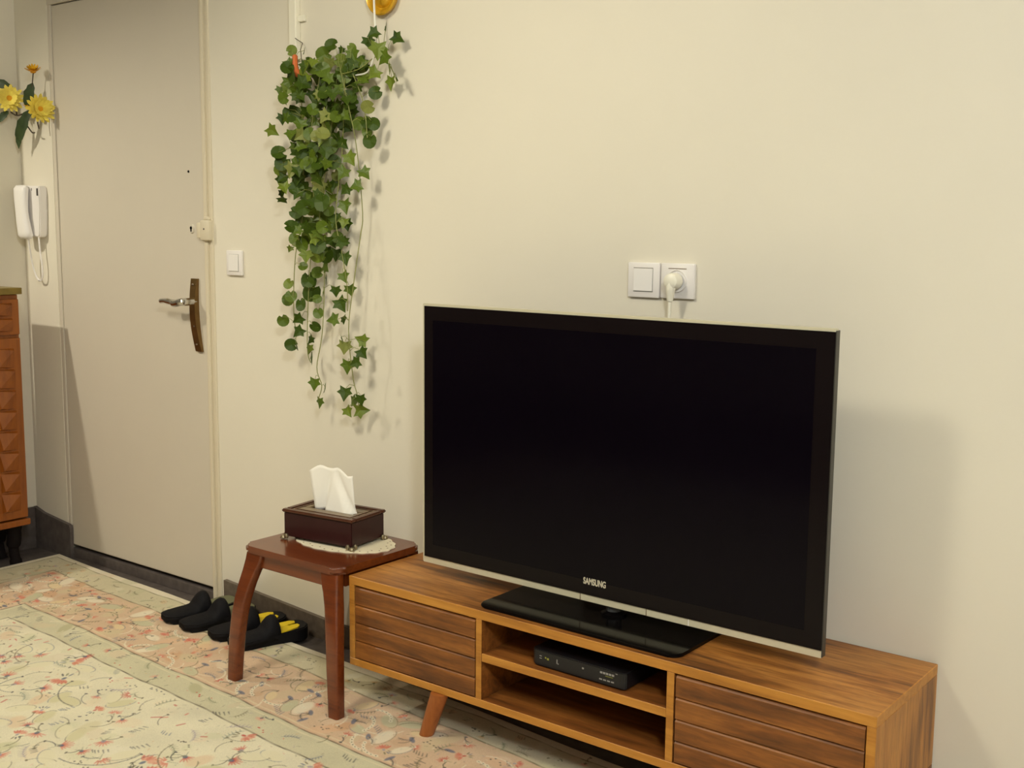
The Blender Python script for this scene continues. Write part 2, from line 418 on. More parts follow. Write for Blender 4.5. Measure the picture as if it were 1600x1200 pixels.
# intercom handset by the door
ic = thing('intercom', (0.16, 0, 1.23), 'white intercom with handset hanging on the wall left of the door', 'intercom')
bm = B_()
prism_y(bm, [(0.086, 1.236), (0.186, 1.230), (0.193, 1.240), (0.199, 1.330), (0.203, 1.405), (0.199, 1.421), (0.088, 1.424)], -0.034, -0.0005)
bmesh.ops.bevel(bm, geom=[e for e in bm.edges], offset=0.004, segments=2, affect='EDGES')
finish('wall_body', bm, M['white'], ic, smooth=True)
bm = B_()
rings = []
for i in range(17):
    t_ = i / 16; z = 1.424 - 0.200 * t_
    y = -0.050 - 0.006 * math.sin(PI * t_)
    cxh = 0.108 + 0.020 * t_ ** 1.5
    w = 0.034 + 0.006 * abs(2 * t_ - 1)
    dd = 0.0135 + 0.003 * abs(2 * t_ - 1)
    if i in (0, 16): w *= .72; dd *= .6
    ring = []
    for k in range(14):
        a = 2 * PI * k / 14
        sx = math.copysign(abs(math.cos(a)) ** 0.6, math.cos(a)); sy = math.copysign(abs(math.sin(a)) ** 0.6, math.sin(a))
        ring.append(Vector((cxh + w * sx, y + dd * sy, z)))
    rings.append(ring)
loft(bm, rings)
finish('handset', bm, M['whiter'], ic, smooth=True, angle=60)
bm = tube(B_(), smooth_path([(0.140, -0.050, 1.235), (0.128, -0.035, 1.16), (0.130, -0.024, 1.10), (0.150, -0.020, 1.068), (0.175, -0.020, 1.075), (0.182, -0.022, 1.12), (0.175, -0.024, 1.18), (0.172, -0.025, 1.235)], 6), 0.0035, 8)
finish('handset_cord', bm, M['white'], ic, smooth=True)
finish('slot', bx(0.186, 0.196, -0.0350, -0.033, 1.385, 1.412), M['gap'], ic)
finish('slot', bx(0.150, 0.153, -0.0350, -0.033, 1.404, 1.414), M['gap'], ic)

# ---------------------------------------------------------------- patterned rug
def rug():
    rnd = np.random.RandomState(11)
    fe, fd = 2.85, 1.18; st = 0.0025
    es = np.concatenate([np.arange(0, fe, st), np.arange(fe, 4.6, 0.08)])
    ds = np.concatenate([np.arange(0, fd, st), np.arange(fd, 3.2, 0.08)])
    ne, nd = len(es), len(ds)
    E, D = np.meshgrid(es, ds)
    L = lambda *c: np.array(lin(c)[:3])
    img = np.zeros((nd, ne, 3))
    # wavy coordinates: a hand-knotted border is never quite straight
    De = D + 0.0035 * np.sin(E * 9.0) + 0.002 * np.sin(E * 31 + 1)
    Ee = E + 0.0035 * np.sin(D * 8.0) + 0.002 * np.sin(D * 27)
    # a border position: distance in from the nearer edge, the left border being wider
    m = np.minimum(De, np.interp(Ee, [0, .04, .19, .46, .55, 4.6], [0, .038, .137, .386, .487, 3.2]))
    cream, guard, peach, field = L(226, 216, 190), L(210, 203, 170), L(215, 185, 153), L(229, 221, 192)
    bands = [(0, cream), (.034, L(208, 198, 164)), (.137, peach), (.386, guard), (.487, field)]
    for a, c in bands: img[m >= a] = c
    # slow tone drift in the dye
    def drift(n, amp):
        f = np.zeros_like(E)
        for _ in range(n):
            a, b, p = rnd.uniform(-40, 40), rnd.uniform(-40, 40), rnd.uniform(0, 6.3)
            f += np.sin(E * a + D * b + p)
        return 1 + amp * f / n ** .5
    img *= drift(10, .035)[..., None]
    img *= (1 + rnd.normal(0, .03, E.shape))[..., None]
    def win(e0, e1, d0, d1):
        i0, i1 = np.searchsorted(es, [e0, e1]); j0, j1 = np.searchsorted(ds, [d0, d1])
        return slice(max(j0, 0), j1), slice(max(i0, 0), i1)
    def mix(sl, mask, c):
        sub = img[sl]; sub += (c - sub) * mask[..., None]
    def stroke(p, q, w, c, al=1.0, taper=0.0):
        p = np.array(p, float); q = np.array(q, float)
        sl = win(min(p[0], q[0]) - w * 2, max(p[0], q[0]) + w * 2, min(p[1], q[1]) - w * 2, max(p[1], q[1]) + w * 2)
        e, d = E[sl], D[sl]
        if e.size == 0: return
        v = q - p; l2 = max(v @ v, 1e-9)
        t = np.clip(((e - p[0]) * v[0] + (d - p[1]) * v[1]) / l2, 0, 1)
        dist = np.hypot(e - p[0] - t * v[0], d - p[1] - t * v[1])
        ww = w * (1 - taper * t)
        mix(sl, .82 * al * np.clip((.82 * ww - dist) / 0.0024 + .5, 0, 1), c)
    def curve(pts, w, c, al=1.0):
        for a, b in zip(pts, pts[1:]): stroke(a, b, w, c, al)
    def blob(p, a, b, th, c, al):
        r = max(a, b) * 1.6; sl = win(p[0] - r, p[0] + r, p[1] - r, p[1] + r)
        e, d = E[sl] - p[0], D[sl] - p[1]
        if e.size == 0: return
        u = (e * np.cos(th) + d * np.sin(th)) / a; v = (-e * np.sin(th) + d * np.cos(th)) / b
        q = np.hypot(u, v); mix(sl, al * np.clip((1.1 - q) / .35, 0, 1), c)
    # band lines
    dark, olive = L(86, 78, 58), L(112, 102, 66)
    for a, c, w in ((.0375, olive, .0022), (.137, olive, .003), (.386, L(104, 84, 60), .003), (.487, L(92, 80, 54), .003), (.150, L(214, 190, 150), .003), (.372, L(226, 208, 172), .0035), (.400, L(226, 216, 182), .003)):
        k = np.clip((w - np.abs(m - a)) / .002 + .4, 0, 1) * (.78 + .22 * np.sin(E * 70 + D * 55))
        img += (c - img) * k[..., None] * .85
    blue, navy, red, rose, pink = L(92, 104, 128), L(44, 48, 62), L(196, 62, 48), L(214, 110, 88), L(226, 158, 132)
    green, pale, white, mauve, sand = L(128, 132, 96), L(198, 196, 160), L(236, 226, 200), L(170, 156, 164), L(206, 170, 110)
    pick = lambda *a: a[rnd.randint(len(a))]
    def comb(p, th, c, n=5, s=1.0):
        ux, uy = np.cos(th), np.sin(th)
        for k in range(n):
            o = (k - n / 2) * .0085 * s
            q = (p[0] + ux * o, p[1] + uy * o + .004 * np.sin(k))
            l = .013 * s * rnd.uniform(.7, 1.2)
            stroke(q, (q[0] - uy * l + ux * l * .5, q[1] + ux * l + uy * l * .5), .0022 * s, c, .85, .5)
    def scroll(p, th, c, r=.05, sweep=1.6, w=.0017, al=.8):
        s = pick(-1, 1); cx, cy = p[0] + r * np.cos(th), p[1] + r * np.sin(th)
        pts = [(cx - r * np.cos(th + s * a), cy - r * np.sin(th + s * a) * .9) for a in np.linspace(0, sweep, 12)]
        curve(pts, w, c, al)
        blob(pts[-1], .006, .0035, th + s * sweep, c, al)
    def flower(p, th, c1, c2, s=1.0):
        n = rnd.randint(6, 10)
        for k in range(n):
            a = th + (k - n / 2) * .34
            r0, r1 = .006 * s, .024 * s * rnd.uniform(.8, 1.15)
            stroke((p[0] + r0 * np.cos(a), p[1] + r0 * np.sin(a)), (p[0] + r1 * np.cos(a), p[1] + r1 * np.sin(a)), .0030 * s, c1, .85, .4)
        blob(p, .008 * s, .006 * s, th, c2, .9)
        for k in (-1, 1):
            a = th + PI + k * .5
            stroke(p, (p[0] + .024 * s * np.cos(a), p[1] + .024 * s * np.sin(a)), .0020, green, .8, .5)
        scroll((p[0] - .01 * np.cos(th), p[1] - .01 * np.sin(th)), th + PI + rnd.uniform(-.6, .6), pick(navy, dark, olive), .03 * s, 1.4)
    def pod(p, th, c, s=1.0):
        blob(p, .034 * s, .018 * s, th, c, .8)
        r = [(p[0] + .034 * s * np.cos(t) * np.cos(th) - .018 * s * np.sin(t) * np.sin(th), p[1] + .034 * s * np.cos(t) * np.sin(th) + .018 * s * np.sin(t) * np.cos(th)) for t in np.linspace(.3, 3.5, 12)]
        curve(r, .0014, pick(olive, dark, blue), .7)
    def dots(p, c):
        for _ in range(rnd.randint(3, 8)):
            blob((p[0] + rnd.normal(0, .018), p[1] + rnd.normal(0, .008)), .0034, .0026, 0, c, .9)
    def sprig(p, th, c, s=1.0):
        L_ = .05 * s
        pts = [(p[0] + L_ * t * np.cos(th + .5 * t), p[1] + L_ * t * np.sin(th + .5 * t)) for t in np.linspace(0, 1, 7)]
        curve(pts, .0013, c, .7)
        for i in range(1, 7):
            for sgn in (-1, 1):
                a = th + .5 * i / 7 + sgn * .9
                stroke(pts[i], (pts[i][0] + .011 * s * np.cos(a), pts[i][1] + .011 * s * np.sin(a)), .0020 * s, c, .75, .6)
    def palm(p, th, s=1.0):
        # a palmette: pink fan with a red heart, blue leaf tips on one side
        for k in range(7):
            a = th + (k - 3) * .30
            q = (p[0] + .020 * s * np.cos(a), p[1] + .020 * s * np.sin(a))
            blob(q, .012 * s, .0045 * s, a, pick(pink, rose, rose), .7)
            stroke((q[0], q[1]), (q[0] + .012 * s * np.cos(a), q[1] + .012 * s * np.sin(a)), .0015, pick(red, rose, sand), .7, .5)
        blob(p, .008 * s, .005 * s, th, pick(red, mauve, blue), .85)
        for k in range(rnd.randint(3, 6)):
            a = th + PI + (k - 2) * .45
            blob((p[0] + .022 * s * np.cos(a), p[1] + .022 * s * np.sin(a)), .009 * s, .0028 * s, a, pick(blue, navy, green, olive), .75)
    def chain(p, th):
        for k in range(7):
            q = (p[0] + .014 * (k - 3) * np.cos(th + .12 * k), p[1] + .014 * (k - 3) * np.sin(th + .12 * k))
            blob(q, .0085, .006, th + .12 * k, white, .85); blob(q, .0030, .0020, th, pick(dark, olive), .8)
    def scatter(lo, hi, dens, fn, gap):
        pts = []; tries = 0
        area = 0
        while tries < 30000 and len(pts) < dens:
            tries += 1
            p = (rnd.uniform(0.02, fe), rnd.uniform(0.02, fd))
            mm = min(p[1], np.interp(p[0], [0, .04, .19, .46, .55, 4.6], [0, .038, .137, .386, .487, 3.2]))
            if not lo < mm < hi or any((p[0] - q[0]) ** 2 + (p[1] - q[1]) ** 2 < gap * gap for q in pts): continue
            pts.append(p); fn(p)
    R = lambda: rnd.uniform(0, 2 * PI)
    # soft tone patches in the weave
    for _ in range(420):
        p = (rnd.uniform(0, fe), rnd.uniform(0, fd)); mm_ = min(p[1], np.interp(p[0], [0, .04, .19, .46, .55, 4.6], [0, .038, .137, .386, .487, 3.2]))
        if .15 < mm_ < .37: c = pick(L(230, 206, 172), L(206, 166, 128), L(222, 196, 166), L(212, 194, 156), L(232, 214, 184))
        elif mm_ < .137 or mm_ < .48: c = pick(L(222, 200, 168), L(194, 190, 152), L(222, 216, 190))
        else: c = pick(L(232, 212, 180), L(216, 212, 176), L(236, 228, 204), L(222, 206, 176))
        a_ = rnd.uniform(.012, .032)
        if mm_ > .15 and (abs(mm_ - .386) < a_ or abs(mm_ - .487) < a_): continue
        blob(p, a_ * 1.5, a_, R(), c, rnd.uniform(.25, .6))
    # outer band: faint sprigs
    def outer(p):
        k = rnd.randint(5)
        if k < 2: sprig(p, R(), pick(olive, green, dark, L(150, 130, 96)), .8)
        elif k == 2: flower(p, R(), pick(pink, sand, mauve), pick(olive, rose), .7)
        elif k == 3: blob(p, .02, .012, R(), pick(L(214, 184, 140), pale), .6); comb(p, R(), pick(olive, dark), 4, .8)
        else: dots(p, pick(dark, olive))
    scatter(.055, .125, 130, outer, .05)
    # peach border: big pale pods, blue leaves, red flecks
    def pch(p):
        k = rnd.randint(11)
        if k > 8: palm(p, R(), rnd.uniform(.6, 1.0)) if k == 9 else chain(p, R())
        elif k < 2: pod(p, R(), pick(white, L(228, 206, 160), pale), rnd.uniform(.8, 1.4))
        elif k == 2: flower(p, R(), pick(red, rose, rose), pick(navy, white), .8)
        elif k == 3: comb(p, R(), pick(navy, blue, dark), rnd.randint(4, 7), 1.2)
        elif k == 4: sprig(p, R(), pick(blue, olive, green, dark), 1.1)
        elif k == 5: scroll(p, R(), pick(olive, dark, white), rnd.uniform(.03, .07), 1.8)
        elif k == 6: blob(p, .045, .025, R(), pick(L(208, 158, 116), L(226, 186, 148), L(212, 196, 156)), .6); dots(p, dark)
        elif k == 7: scroll(p, R(), white, rnd.uniform(.04, .08), 2.0, .003, .7)
        else: blob(p, .018, .007, R(), blue, .8); sprig(p, R(), navy, .7)
    scatter(.165, .365, 480, pch, .036)
    def grd(p):
        k = rnd.randint(6)
        if k == 0: comb(p, R(), navy, 5, 1.2)
        elif k == 1: flower(p, R(), pick(rose, pink), blue, .75)
        elif k == 2: blob(p, .04, .02, R(), pick(L(184, 178, 136), L(216, 204, 168)), .7)
        elif k == 3: sprig(p, R(), pick(green, blue, olive), .9)
        elif k == 4: dots(p, pick(navy, red))
        else: scroll(p, R(), pick(navy, olive), .035, 1.5)
    scatter(.41, .47, 90, grd, .06)
    def fld(p):
        k = rnd.randint(11)
        if k == 10: palm(p, R(), rnd.uniform(.8, 1.3))
        elif k < 2: flower(p, R(), pick(red, rose, rose, L(206, 84, 66)), pick(blue, white, mauve), rnd.uniform(.8, 1.25))
        elif k in (2, 3): scroll(p, R(), pick(navy, dark, olive), rnd.uniform(.03, .07), 1.4, .0014)
        elif k == 4: comb(p, R(), pick(navy, blue), rnd.randint(3, 6), 1.1)
        elif k == 5: sprig(p, R(), pick(green, L(140, 150, 130), mauve), 1.2)
        elif k == 6: dots(p, pick(navy, dark, red))
        elif k == 7: blob(p, .04, .025, R(), pick(L(206, 202, 158), L(228, 200, 164), L(216, 206, 166)), .7); scroll(p, R(), olive, .05, 1.4)
        elif k == 8: pod(p, R(), pick(L(214, 206, 162), L(230, 222, 188)), 1.2)
        else: stroke(p, (p[0] + rnd.uniform(-.02, .02), p[1] + rnd.uniform(-.02, .02)), .004, pick(red, rose), .8)
    scatter(.50, 3, 470, fld, .042)
    # small flecks of every colour of the yarn
    for _ in range(1500):
        p = (rnd.uniform(0, fe), rnd.uniform(.05, fd)); a = R(); l = rnd.uniform(.003, .010)
        stroke(p, (p[0] + l * np.cos(a), p[1] + l * np.sin(a)), rnd.uniform(.0014, .0026), pick(olive, green, sand, mauve, rose, white, pale, L(168, 140, 104), dark), rnd.uniform(.35, .8), .5)
    for p, r in (((.95, .66), .10), ((1.35, .72), .12), ((1.75, .66), .11), ((1.15, .85), .12), ((1.6, .9), .14)):
        scroll(p, R(), pick(L(110, 84, 58), navy, olive), r, 1.7, .0022)
    img = np.clip(img, 0, 1)
    # geometry: top with small undulation and a turned-down edge
    th = math.radians(-3.05); c, s = math.cos(th), math.sin(th)
    ox, oy = 0.224, -0.022
    wav = 0.008 * np.sin(E * 5.2 + .4) * np.exp(-D / .05)           # the free edge wanders a little
    Dg = D + wav
    X = ox + c * E + 0.015 * Dg; Y = oy + s * E - c * Dg
    Z = np.full_like(E, .012)
    edge = np.minimum(D, E); Z -= .007 * np.clip(1 - edge / .006, 0, 1)
    co = np.stack([X, Y, Z], -1).reshape(-1, 3)
    idx = np.arange(nd * ne).reshape(nd, ne)
    q = np.stack([idx[:-1, :-1], idx[1:, :-1], idx[1:, 1:], idx[:-1, 1:]], -1).reshape(-1, 4)
    # skirt down to the floor
    ring = np.concatenate([idx[0, :], idx[1:, -1], idx[-1, -2::-1], idx[-2:0:-1, 0]])
    low = co[ring].copy(); low[:, 2] = .0005
    n0 = len(co); nr = len(ring); li = n0 + np.arange(nr)
    sk = np.stack([ring, np.roll(ring, -1), np.roll(li, -1), li], -1)
    co = np.concatenate([co, low]); q = np.concatenate([q, sk])
    me = bpy.data.meshes.new('patterned_rug')
    me.vertices.add(len(co)); me.vertices.foreach_set('co', (co - np.array([1.5, -.9, 0])).astype(np.float32).ravel())
    me.loops.add(q.size); me.loops.foreach_set('vertex_index', q.astype(np.int32).ravel())
    me.polygons.add(len(q)); me.polygons.foreach_set('loop_start', np.arange(0, q.size, 4, dtype=np.int32))
    me.update(calc_edges=True)
    at = me.color_attributes.new('weave', 'FLOAT_COLOR', 'POINT')
    full = np.ones((len(co), 4), np.float32); full[:n0, :3] = img.reshape(-1, 3); full[n0:, :3] = cream * .8
    at.data.foreach_set('color', full.ravel())
    mt, N, Lk, B = new_mat('rug_weave')
    a = N.new('ShaderNodeAttribute'); a.attribute_name = 'weave'
    Lk.new(a.outputs['Color'], B.inputs['Base Color'])
    B.inputs['Roughness'].default_value = 0.95; B.inputs['Specular IOR Level'].default_value = 0.1
    B.inputs['Sheen Weight'].default_value = 0.15
    tc = N.new('ShaderNodeTexCoord'); nz = N.new('ShaderNodeTexNoise'); nz.inputs['Scale'].default_value = 420
    Lk.new(tc.outputs['Object'], nz.inputs['Vector'])
    bp = N.new('ShaderNodeBump'); bp.inputs['Strength'].default_value = .45; bp.inputs['Distance'].default_value = .002
    Lk.new(nz.outputs['Fac'], bp.inputs['Height']); Lk.new(bp.outputs[0], B.inputs['Normal'])
    me.materials.append(mt)
    o = bpy.data.objects.new('patterned_rug', me); COL.objects.link(o); o.location = (1.5, -.9, 0)
    tag(o, 'cream and peach floral woven rug covering the floor before the door', 'rug')
rug()
# ---------------------------------------------------------------- television stand
SX0, SX1, SY0, SY1, SZ0, SZ1 = 2.1672, 3.5727, -0.3525, -0.0055, 0.138, 0.3785
st = thing('television_stand', (2.87, -0.18, 0.012), 'long low brown wooden television stand with two slatted doors and open shelves', 'stand')
T_ = 0.0185
top = bx(SX0, SX1, SY0, SY1, SZ1 - 0.0225, SZ1, 0.0012, 1)
def edge_by_normal(bm, mi_edge=1, ends=False):
    bm.normal_update()
    for f in bm.faces:
        if f.normal.y < -0.7 or (ends and abs(f.normal.x) > 0.7): f.material_index = mi_edge
    return bm
finish('top_panel', edge_by_normal(top, ends=True), [M['stand_top'], M['stand_edge']], st)
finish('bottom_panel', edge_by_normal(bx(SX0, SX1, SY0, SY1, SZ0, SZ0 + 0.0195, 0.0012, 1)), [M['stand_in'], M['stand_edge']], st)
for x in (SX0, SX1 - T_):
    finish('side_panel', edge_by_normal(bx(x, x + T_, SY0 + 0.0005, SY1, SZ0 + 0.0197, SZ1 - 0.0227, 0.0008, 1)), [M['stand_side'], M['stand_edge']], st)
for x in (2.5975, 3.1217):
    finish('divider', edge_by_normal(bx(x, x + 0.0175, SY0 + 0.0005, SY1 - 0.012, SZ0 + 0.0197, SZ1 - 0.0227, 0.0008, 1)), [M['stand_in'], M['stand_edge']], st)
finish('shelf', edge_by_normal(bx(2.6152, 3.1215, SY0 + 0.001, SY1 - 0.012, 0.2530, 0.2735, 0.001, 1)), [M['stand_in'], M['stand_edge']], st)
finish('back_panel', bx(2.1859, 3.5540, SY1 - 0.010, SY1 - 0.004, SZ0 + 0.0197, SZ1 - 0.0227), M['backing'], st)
first_plank = None
for x0, x1 in ((2.1892, 2.5942), (3.1435, 3.5512)):
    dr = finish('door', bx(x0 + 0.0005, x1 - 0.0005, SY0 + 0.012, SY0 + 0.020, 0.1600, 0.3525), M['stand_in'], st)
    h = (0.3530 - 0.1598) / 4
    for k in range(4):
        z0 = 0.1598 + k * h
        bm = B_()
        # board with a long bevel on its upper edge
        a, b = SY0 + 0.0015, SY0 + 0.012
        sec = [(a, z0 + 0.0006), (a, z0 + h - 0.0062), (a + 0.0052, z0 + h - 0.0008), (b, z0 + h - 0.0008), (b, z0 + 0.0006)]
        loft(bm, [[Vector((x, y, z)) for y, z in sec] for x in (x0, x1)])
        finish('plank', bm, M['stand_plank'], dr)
for lx, ly, sx, sy in ((2.478, -0.345, -1, 1), (3.262, -0.345, 1, 1), (2.478, -0.045, -1, 0), (3.262, -0.045, 1, 0)):
    bm = B_()
    loft(bm, [[Vector((lx + sx * 0.052 * t + r_ * math.cos(2 * PI * k / 24), ly + sy * 0.008 * t + r_ * math.sin(2 * PI * k / 24), SZ0 - 0.0005 - t * (SZ0 - 0.0132))) for k in range(24)] for t, r_ in ((0, .0235), (.5, .0212), (1, .0188))])
    finish('leg', bm, M['leg_wood'], st, smooth=True)

# set-top box on the shelf
sb = thing('media_box', (2.88, -0.26, 0.2737), 'slim black set-top box lying on the open shelf of the television stand', 'electronics')
bm = B_()
prism(bm, [(2.748, -0.322), (2.760, -0.332), (3.000, -0.3345), (3.008, -0.329), (3.008, -0.18), (2.748, -0.18)], 0.2765, 0.314)
bmesh.ops.bevel(bm, geom=[e for e in bm.edges], offset=0.002, segments=2, affect='EDGES')
case = finish('case', bm, M['plastic'], sb, smooth=True)
for x, y in ((2.77, -0.31), (2.99, -0.31), (2.77, -0.2), (2.99, -0.2)):
    finish('foot', lathe(B_(), [(0.0, 0.0), (0.006, 0.0), (0.006, 0.003), (0, .003)], (x, y, 0.2737), (0, 0, 1), 10), M['plastic'], sb)
def mark(x0, x1, z0, z1, m, nm='front_print'):
    yf = -0.332 - 0.0025 * ((x0 + x1) / 2 - 2.76) / 0.24
    finish(nm, bx(x0, x1, yf - 0.0006, yf + 0.001, z0, z1), M[m], case)
mark(2.7735, 2.7795, 0.3000, 0.3018, 'print'); mark(2.7735, 2.7795, 0.2945, 0.2960, 'print')
mark(2.789, 2.7925, 0.2975, 0.3010, 'print_y'); mark(2.795, 2.800, 0.2950, 0.3000, 'print_y')
mark(2.822, 2.8245, 0.2930, 0.3030, 'print'); mark(2.825, 2.828, 0.2920, 0.2945, 'print')
mark(2.893, 2.898, 0.2985, 0.3025, 'print')
for i in range(5): mark(2.9420 + i * 0.0078, 2.9480 + i * 0.0078, 0.3015, 0.3060, 'print')
mark(2.9560, 2.9760, 0.2975, 0.2985, 'print_y')
for i in range(4): mark(2.9400 + i * 0.0105, 2.9475 + i * 0.0105, 0.2865, 0.2895, 'print')
mark(2.983, 2.988, 0.3085, 0.3102, 'print')

# ---------------------------------------------------------------- television
TX0, TX1, TZ0, TZ1, TY = 2.3085, 3.4058, 0.4135, 1.0885, -0.2205
tv = thing('television', (2.857, -0.21, SZ1), 'large black flat screen television with a silver rim on the wooden stand', 'television')
bm = B_()
prism_y(bm, rrect(TX0, TX1, TZ0, TZ1, 0.004, 3), TY, TY + 0.012)
finish('rim', bm, M['tv_rim'], tv)
finish('side_strip', bx(TX1 - 0.0012, TX1 + 0.0006, TY - 0.0005, TY + 0.016, TZ0 + 0.002, TZ1 - 0.004), M['tv_side'], tv)
finish('bezel', bx(TX0 + 0.0065, TX1 - 0.0014, TY - 0.0022, TY + 0.002, TZ0 + 0.0165, TZ1 - 0.0065), M['tv_bezel'], tv)
finish('screen', bx(TX0 + 0.036, TX1 - 0.040, TY - 0.0027, TY + 0.002, TZ0 + 0.052, TZ1 - 0.042), M['tv_glass'], tv)
bm = B_()
box(bm, TX0 + 0.008, TX1 - 0.008, TY + 0.012, TY + 0.028, TZ0 + 0.008, TZ1 - 0.008, 0.003)
box(bm, TX0 + 0.12, TX1 - 0.12, TY + 0.028, TY + 0.050, TZ0 + 0.04, TZ1 - 0.14, 0.006)
finish('rear_housing', bm, M['tv_back'], tv)
for x in (2.8065, 2.9875, 3.0960):
    finish('rim_seam', bx(x, x + 0.0016, TY - 0.0008, TY + 0.001, TZ0 + 0.0002, TZ0 + 0.0160), M['seam' if x < 3.09 else 'whiter'], tv)
bm = B_()
prism(bm, rrect(2.588, 3.135, -0.3355, -0.098, 0.022, 6), SZ1 + 0.0005, SZ1 + 0.0085)
bmesh.ops.bevel(bm, geom=[e for e in bm.edges if abs(e.verts[0].co.z - e.verts[1].co.z) < 1e-5], offset=0.0025, segments=2, affect='EDGES')
finish('stand_base', bm, M['glossblack'], tv, smooth=True)
finish('stand_neck', lathe(B_(), [(0.030, 0.0), (0.030, 0.005), (0.022, 0.008), (0.016, 0.012), (0.016, 0.12)], (2.884, -0.192, SZ1 + 0.0085), (0, 0, 1), 24), M['glossblack'], tv, smooth=True, angle=40)
finish('neck_sleeve', lathe(B_(), [(0.0165, 0.009), (0.0185, 0.010), (0.0185, 0.07), (0.0165, 0.072)], (2.884, -0.192, SZ1 + 0.0085), (0, 0, 1), 24), M['clear'], tv, smooth=True, angle=40)
finish('neck_bracket', bx(2.81, 2.95, TY + 0.0285, TY + 0.036, TZ0 + 0.012, TZ0 + 0.20, 0.002), M['tv_back'], tv)
fc = bpy.data.curves.new('brand_text', 'FONT'); fc.body = 'SAMSUNG'; fc.size = 0.0215; fc.extrude = 0.0004; fc.offset = 0.0005; fc.align_x = 'CENTER'; fc.space_character = 1.0
fo = bpy.data.objects.new('brand_text', fc); COL.objects.link(fo)
bpy.context.view_layer.update()
lm = bpy.data.meshes.new_from_object(fo.evaluated_get(bpy.context.evaluated_depsgraph_get()))
bpy.data.objects.remove(fo)
lo_ = bpy.data.objects.new('brand_lettering', lm); lm.materials.clear(); lm.materials.append(M['lettering'])
COL.objects.link(lo_); lo_.parent = tv
lo_.rotation_euler = (PI / 2, 0, 0); lo_.scale = (0.64, 1, 1)
lo_.location = Vector((2.849, TY - 0.0030, 0.4560)) - ORI['television']

cx, cz = SOCK
bm = tube(B_(), smooth_path([(cx - 0.005, -0.033, cz - 0.045), (cx - 0.006, -0.034, cz - 0.12), (cx - 0.01, -0.04, cz - 0.30), (cx - 0.03, -0.05, cz - 0.48), (cx - 0.035, -0.10, cz - 0.56), (cx - 0.035, -0.165, cz - 0.565)]), 0.0045, 8)
pc = finish('power_cord', bm, M['cream'], tv, smooth=True); pc['label'] = 'cream power cord plugged into the wall socket'
bm = lathe(B_(), [(0.0, 0.030), (0.012, 0.0295), (0.0175, 0.026), (0.0195, 0.018), (0.0195, 0.0)], (cx - 0.002, -0.0145, cz), (0, -1, 0), 24)
finish('plug', bm, M['cream'], pc, smooth=True)
bm = tube(B_(), [(cx - 0.002, -0.032, cz - 0.004), (cx - 0.003, -0.035, cz - 0.018), (cx - 0.004, -0.034, cz - 0.030), (cx - 0.005, -0.033, cz - 0.046)], [0.0125, 0.0115, 0.0095, 0.007], 12)
finish('strain_relief', bm, M['cream'], pc, smooth=True)

# ---------------------------------------------------------------- stool
so = thing('side_stool', (1.97, -0.22, 0.012), 'glossy reddish brown wooden side table with curved legs left of the stand', 'table')
bm = B_()
prism(bm, rrect(1.776, 2.161, -0.3865, -0.062, 0.030, 8), 0.3805, 0.4005)
bmesh.ops.bevel(bm, geom=[e for e in bm.edges if abs(e.verts[0].co.z - e.verts[1].co.z) < 1e-5], offset=0.006, segments=3, affect='EDGES')
finish('tabletop', bm, M['stool'], so, smooth=True, angle=50)
finish('apron', bx(1.835, 2.105, -0.374, -0.354, 0.341, 0.3803, 0.002), M['stool'], so)
finish('apron', bx(1.835, 2.105, -0.098, -0.078, 0.341, 0.3803, 0.002), M['stool'], so)
for x in (1.796, 2.128): finish('apron', bx(x, x + 0.018, -0.345, -0.105, 0.341, 0.3803, 0.002), M['stool'], so)
def stool_leg(cx, cy, sx, sy, k, m=1.0):
    bm = B_(); rings = []
    #  height, outset, width
    for z, o, w in ((0.3803, 0.000, 0.066), (0.360, 0.003, 0.064), (0.330, 0.009, 0.055), (0.295, 0.017, 0.049), (0.25, 0.026, 0.046), (0.20, 0.033, 0.044), (0.14, 0.038, 0.042), (0.08, 0.041, 0.039), (0.0125, 0.043, 0.036)):
        ox = cx + sx * o * k; oy = cy + sy * o * m
        x1 = ox - sx * w; y1 = oy - sy * (0.030 if z > 0.3 else 0.032)
        xa, xb = min(ox, x1), max(ox, x1); ya, yb = min(oy, y1), max(oy, y1)
        rings.append([Vector((p[0], p[1], z)) for p in rrect(xa, xb, ya, yb, 0.007, 3)])
    loft(bm, rings)
    finish('leg', bm, M['stool'], so, smooth=True, angle=50)
stool_leg(1.790, -0.382, -1, -1, 1.0)
stool_leg(2.152, -0.382, 1, -1, 0.95)
stool_leg(1.790, -0.066, -1, 1, 1.0)
stool_leg(2.152, -0.066, 1, 1, 0.15)

# doily, tissue box, tissue
bm = B_()
cx, cy, n = 1.972, -0.180, 120
pts = []
for i in range(n):
    a = 2 * PI * i / n
    k = 1 + 0.016 * math.cos(20 * a) + 0.02 * math.sin(3 * a + 1)
    pts.append((cx + 0.166 * k * math.cos(a), cy + 0.108 * k * math.sin(a)))
prism(bm, pts, 0.4008, 0.4028)
dy = finish('lace_doily', bm, M['doily'])
tag(dy, 'cream scalloped lace doily under the tissue box on the side table', 'doily')
bm = B_()
for i in range(40):
    a = 2 * PI * i / 40; k = 0.93 if i % 2 else 0.86
    lathe(bm, [(0.0, 0.0006), (0.0024, 0.0005), (0.0024, 0.0)], (cx + 0.166 * k * math.cos(a), cy + 0.108 * k * math.sin(a), 0.4026), (0, 0, 1), 6)
e = finish('eyelets', bm, M['eyelet'], dy); e['kind'] = 'stuff'
A = Vector((0.2425, 0.0300)).normalized(); Bq = Vector((-A.y, A.x))
c0 = Vector((1.8265, -0.2745))
LB, WB = 0.243, 0.145
def tb(u, v, z): return Vector((c0.x + A.x * u + Bq.x * v, c0.y + A.y * u + Bq.y * v, z))
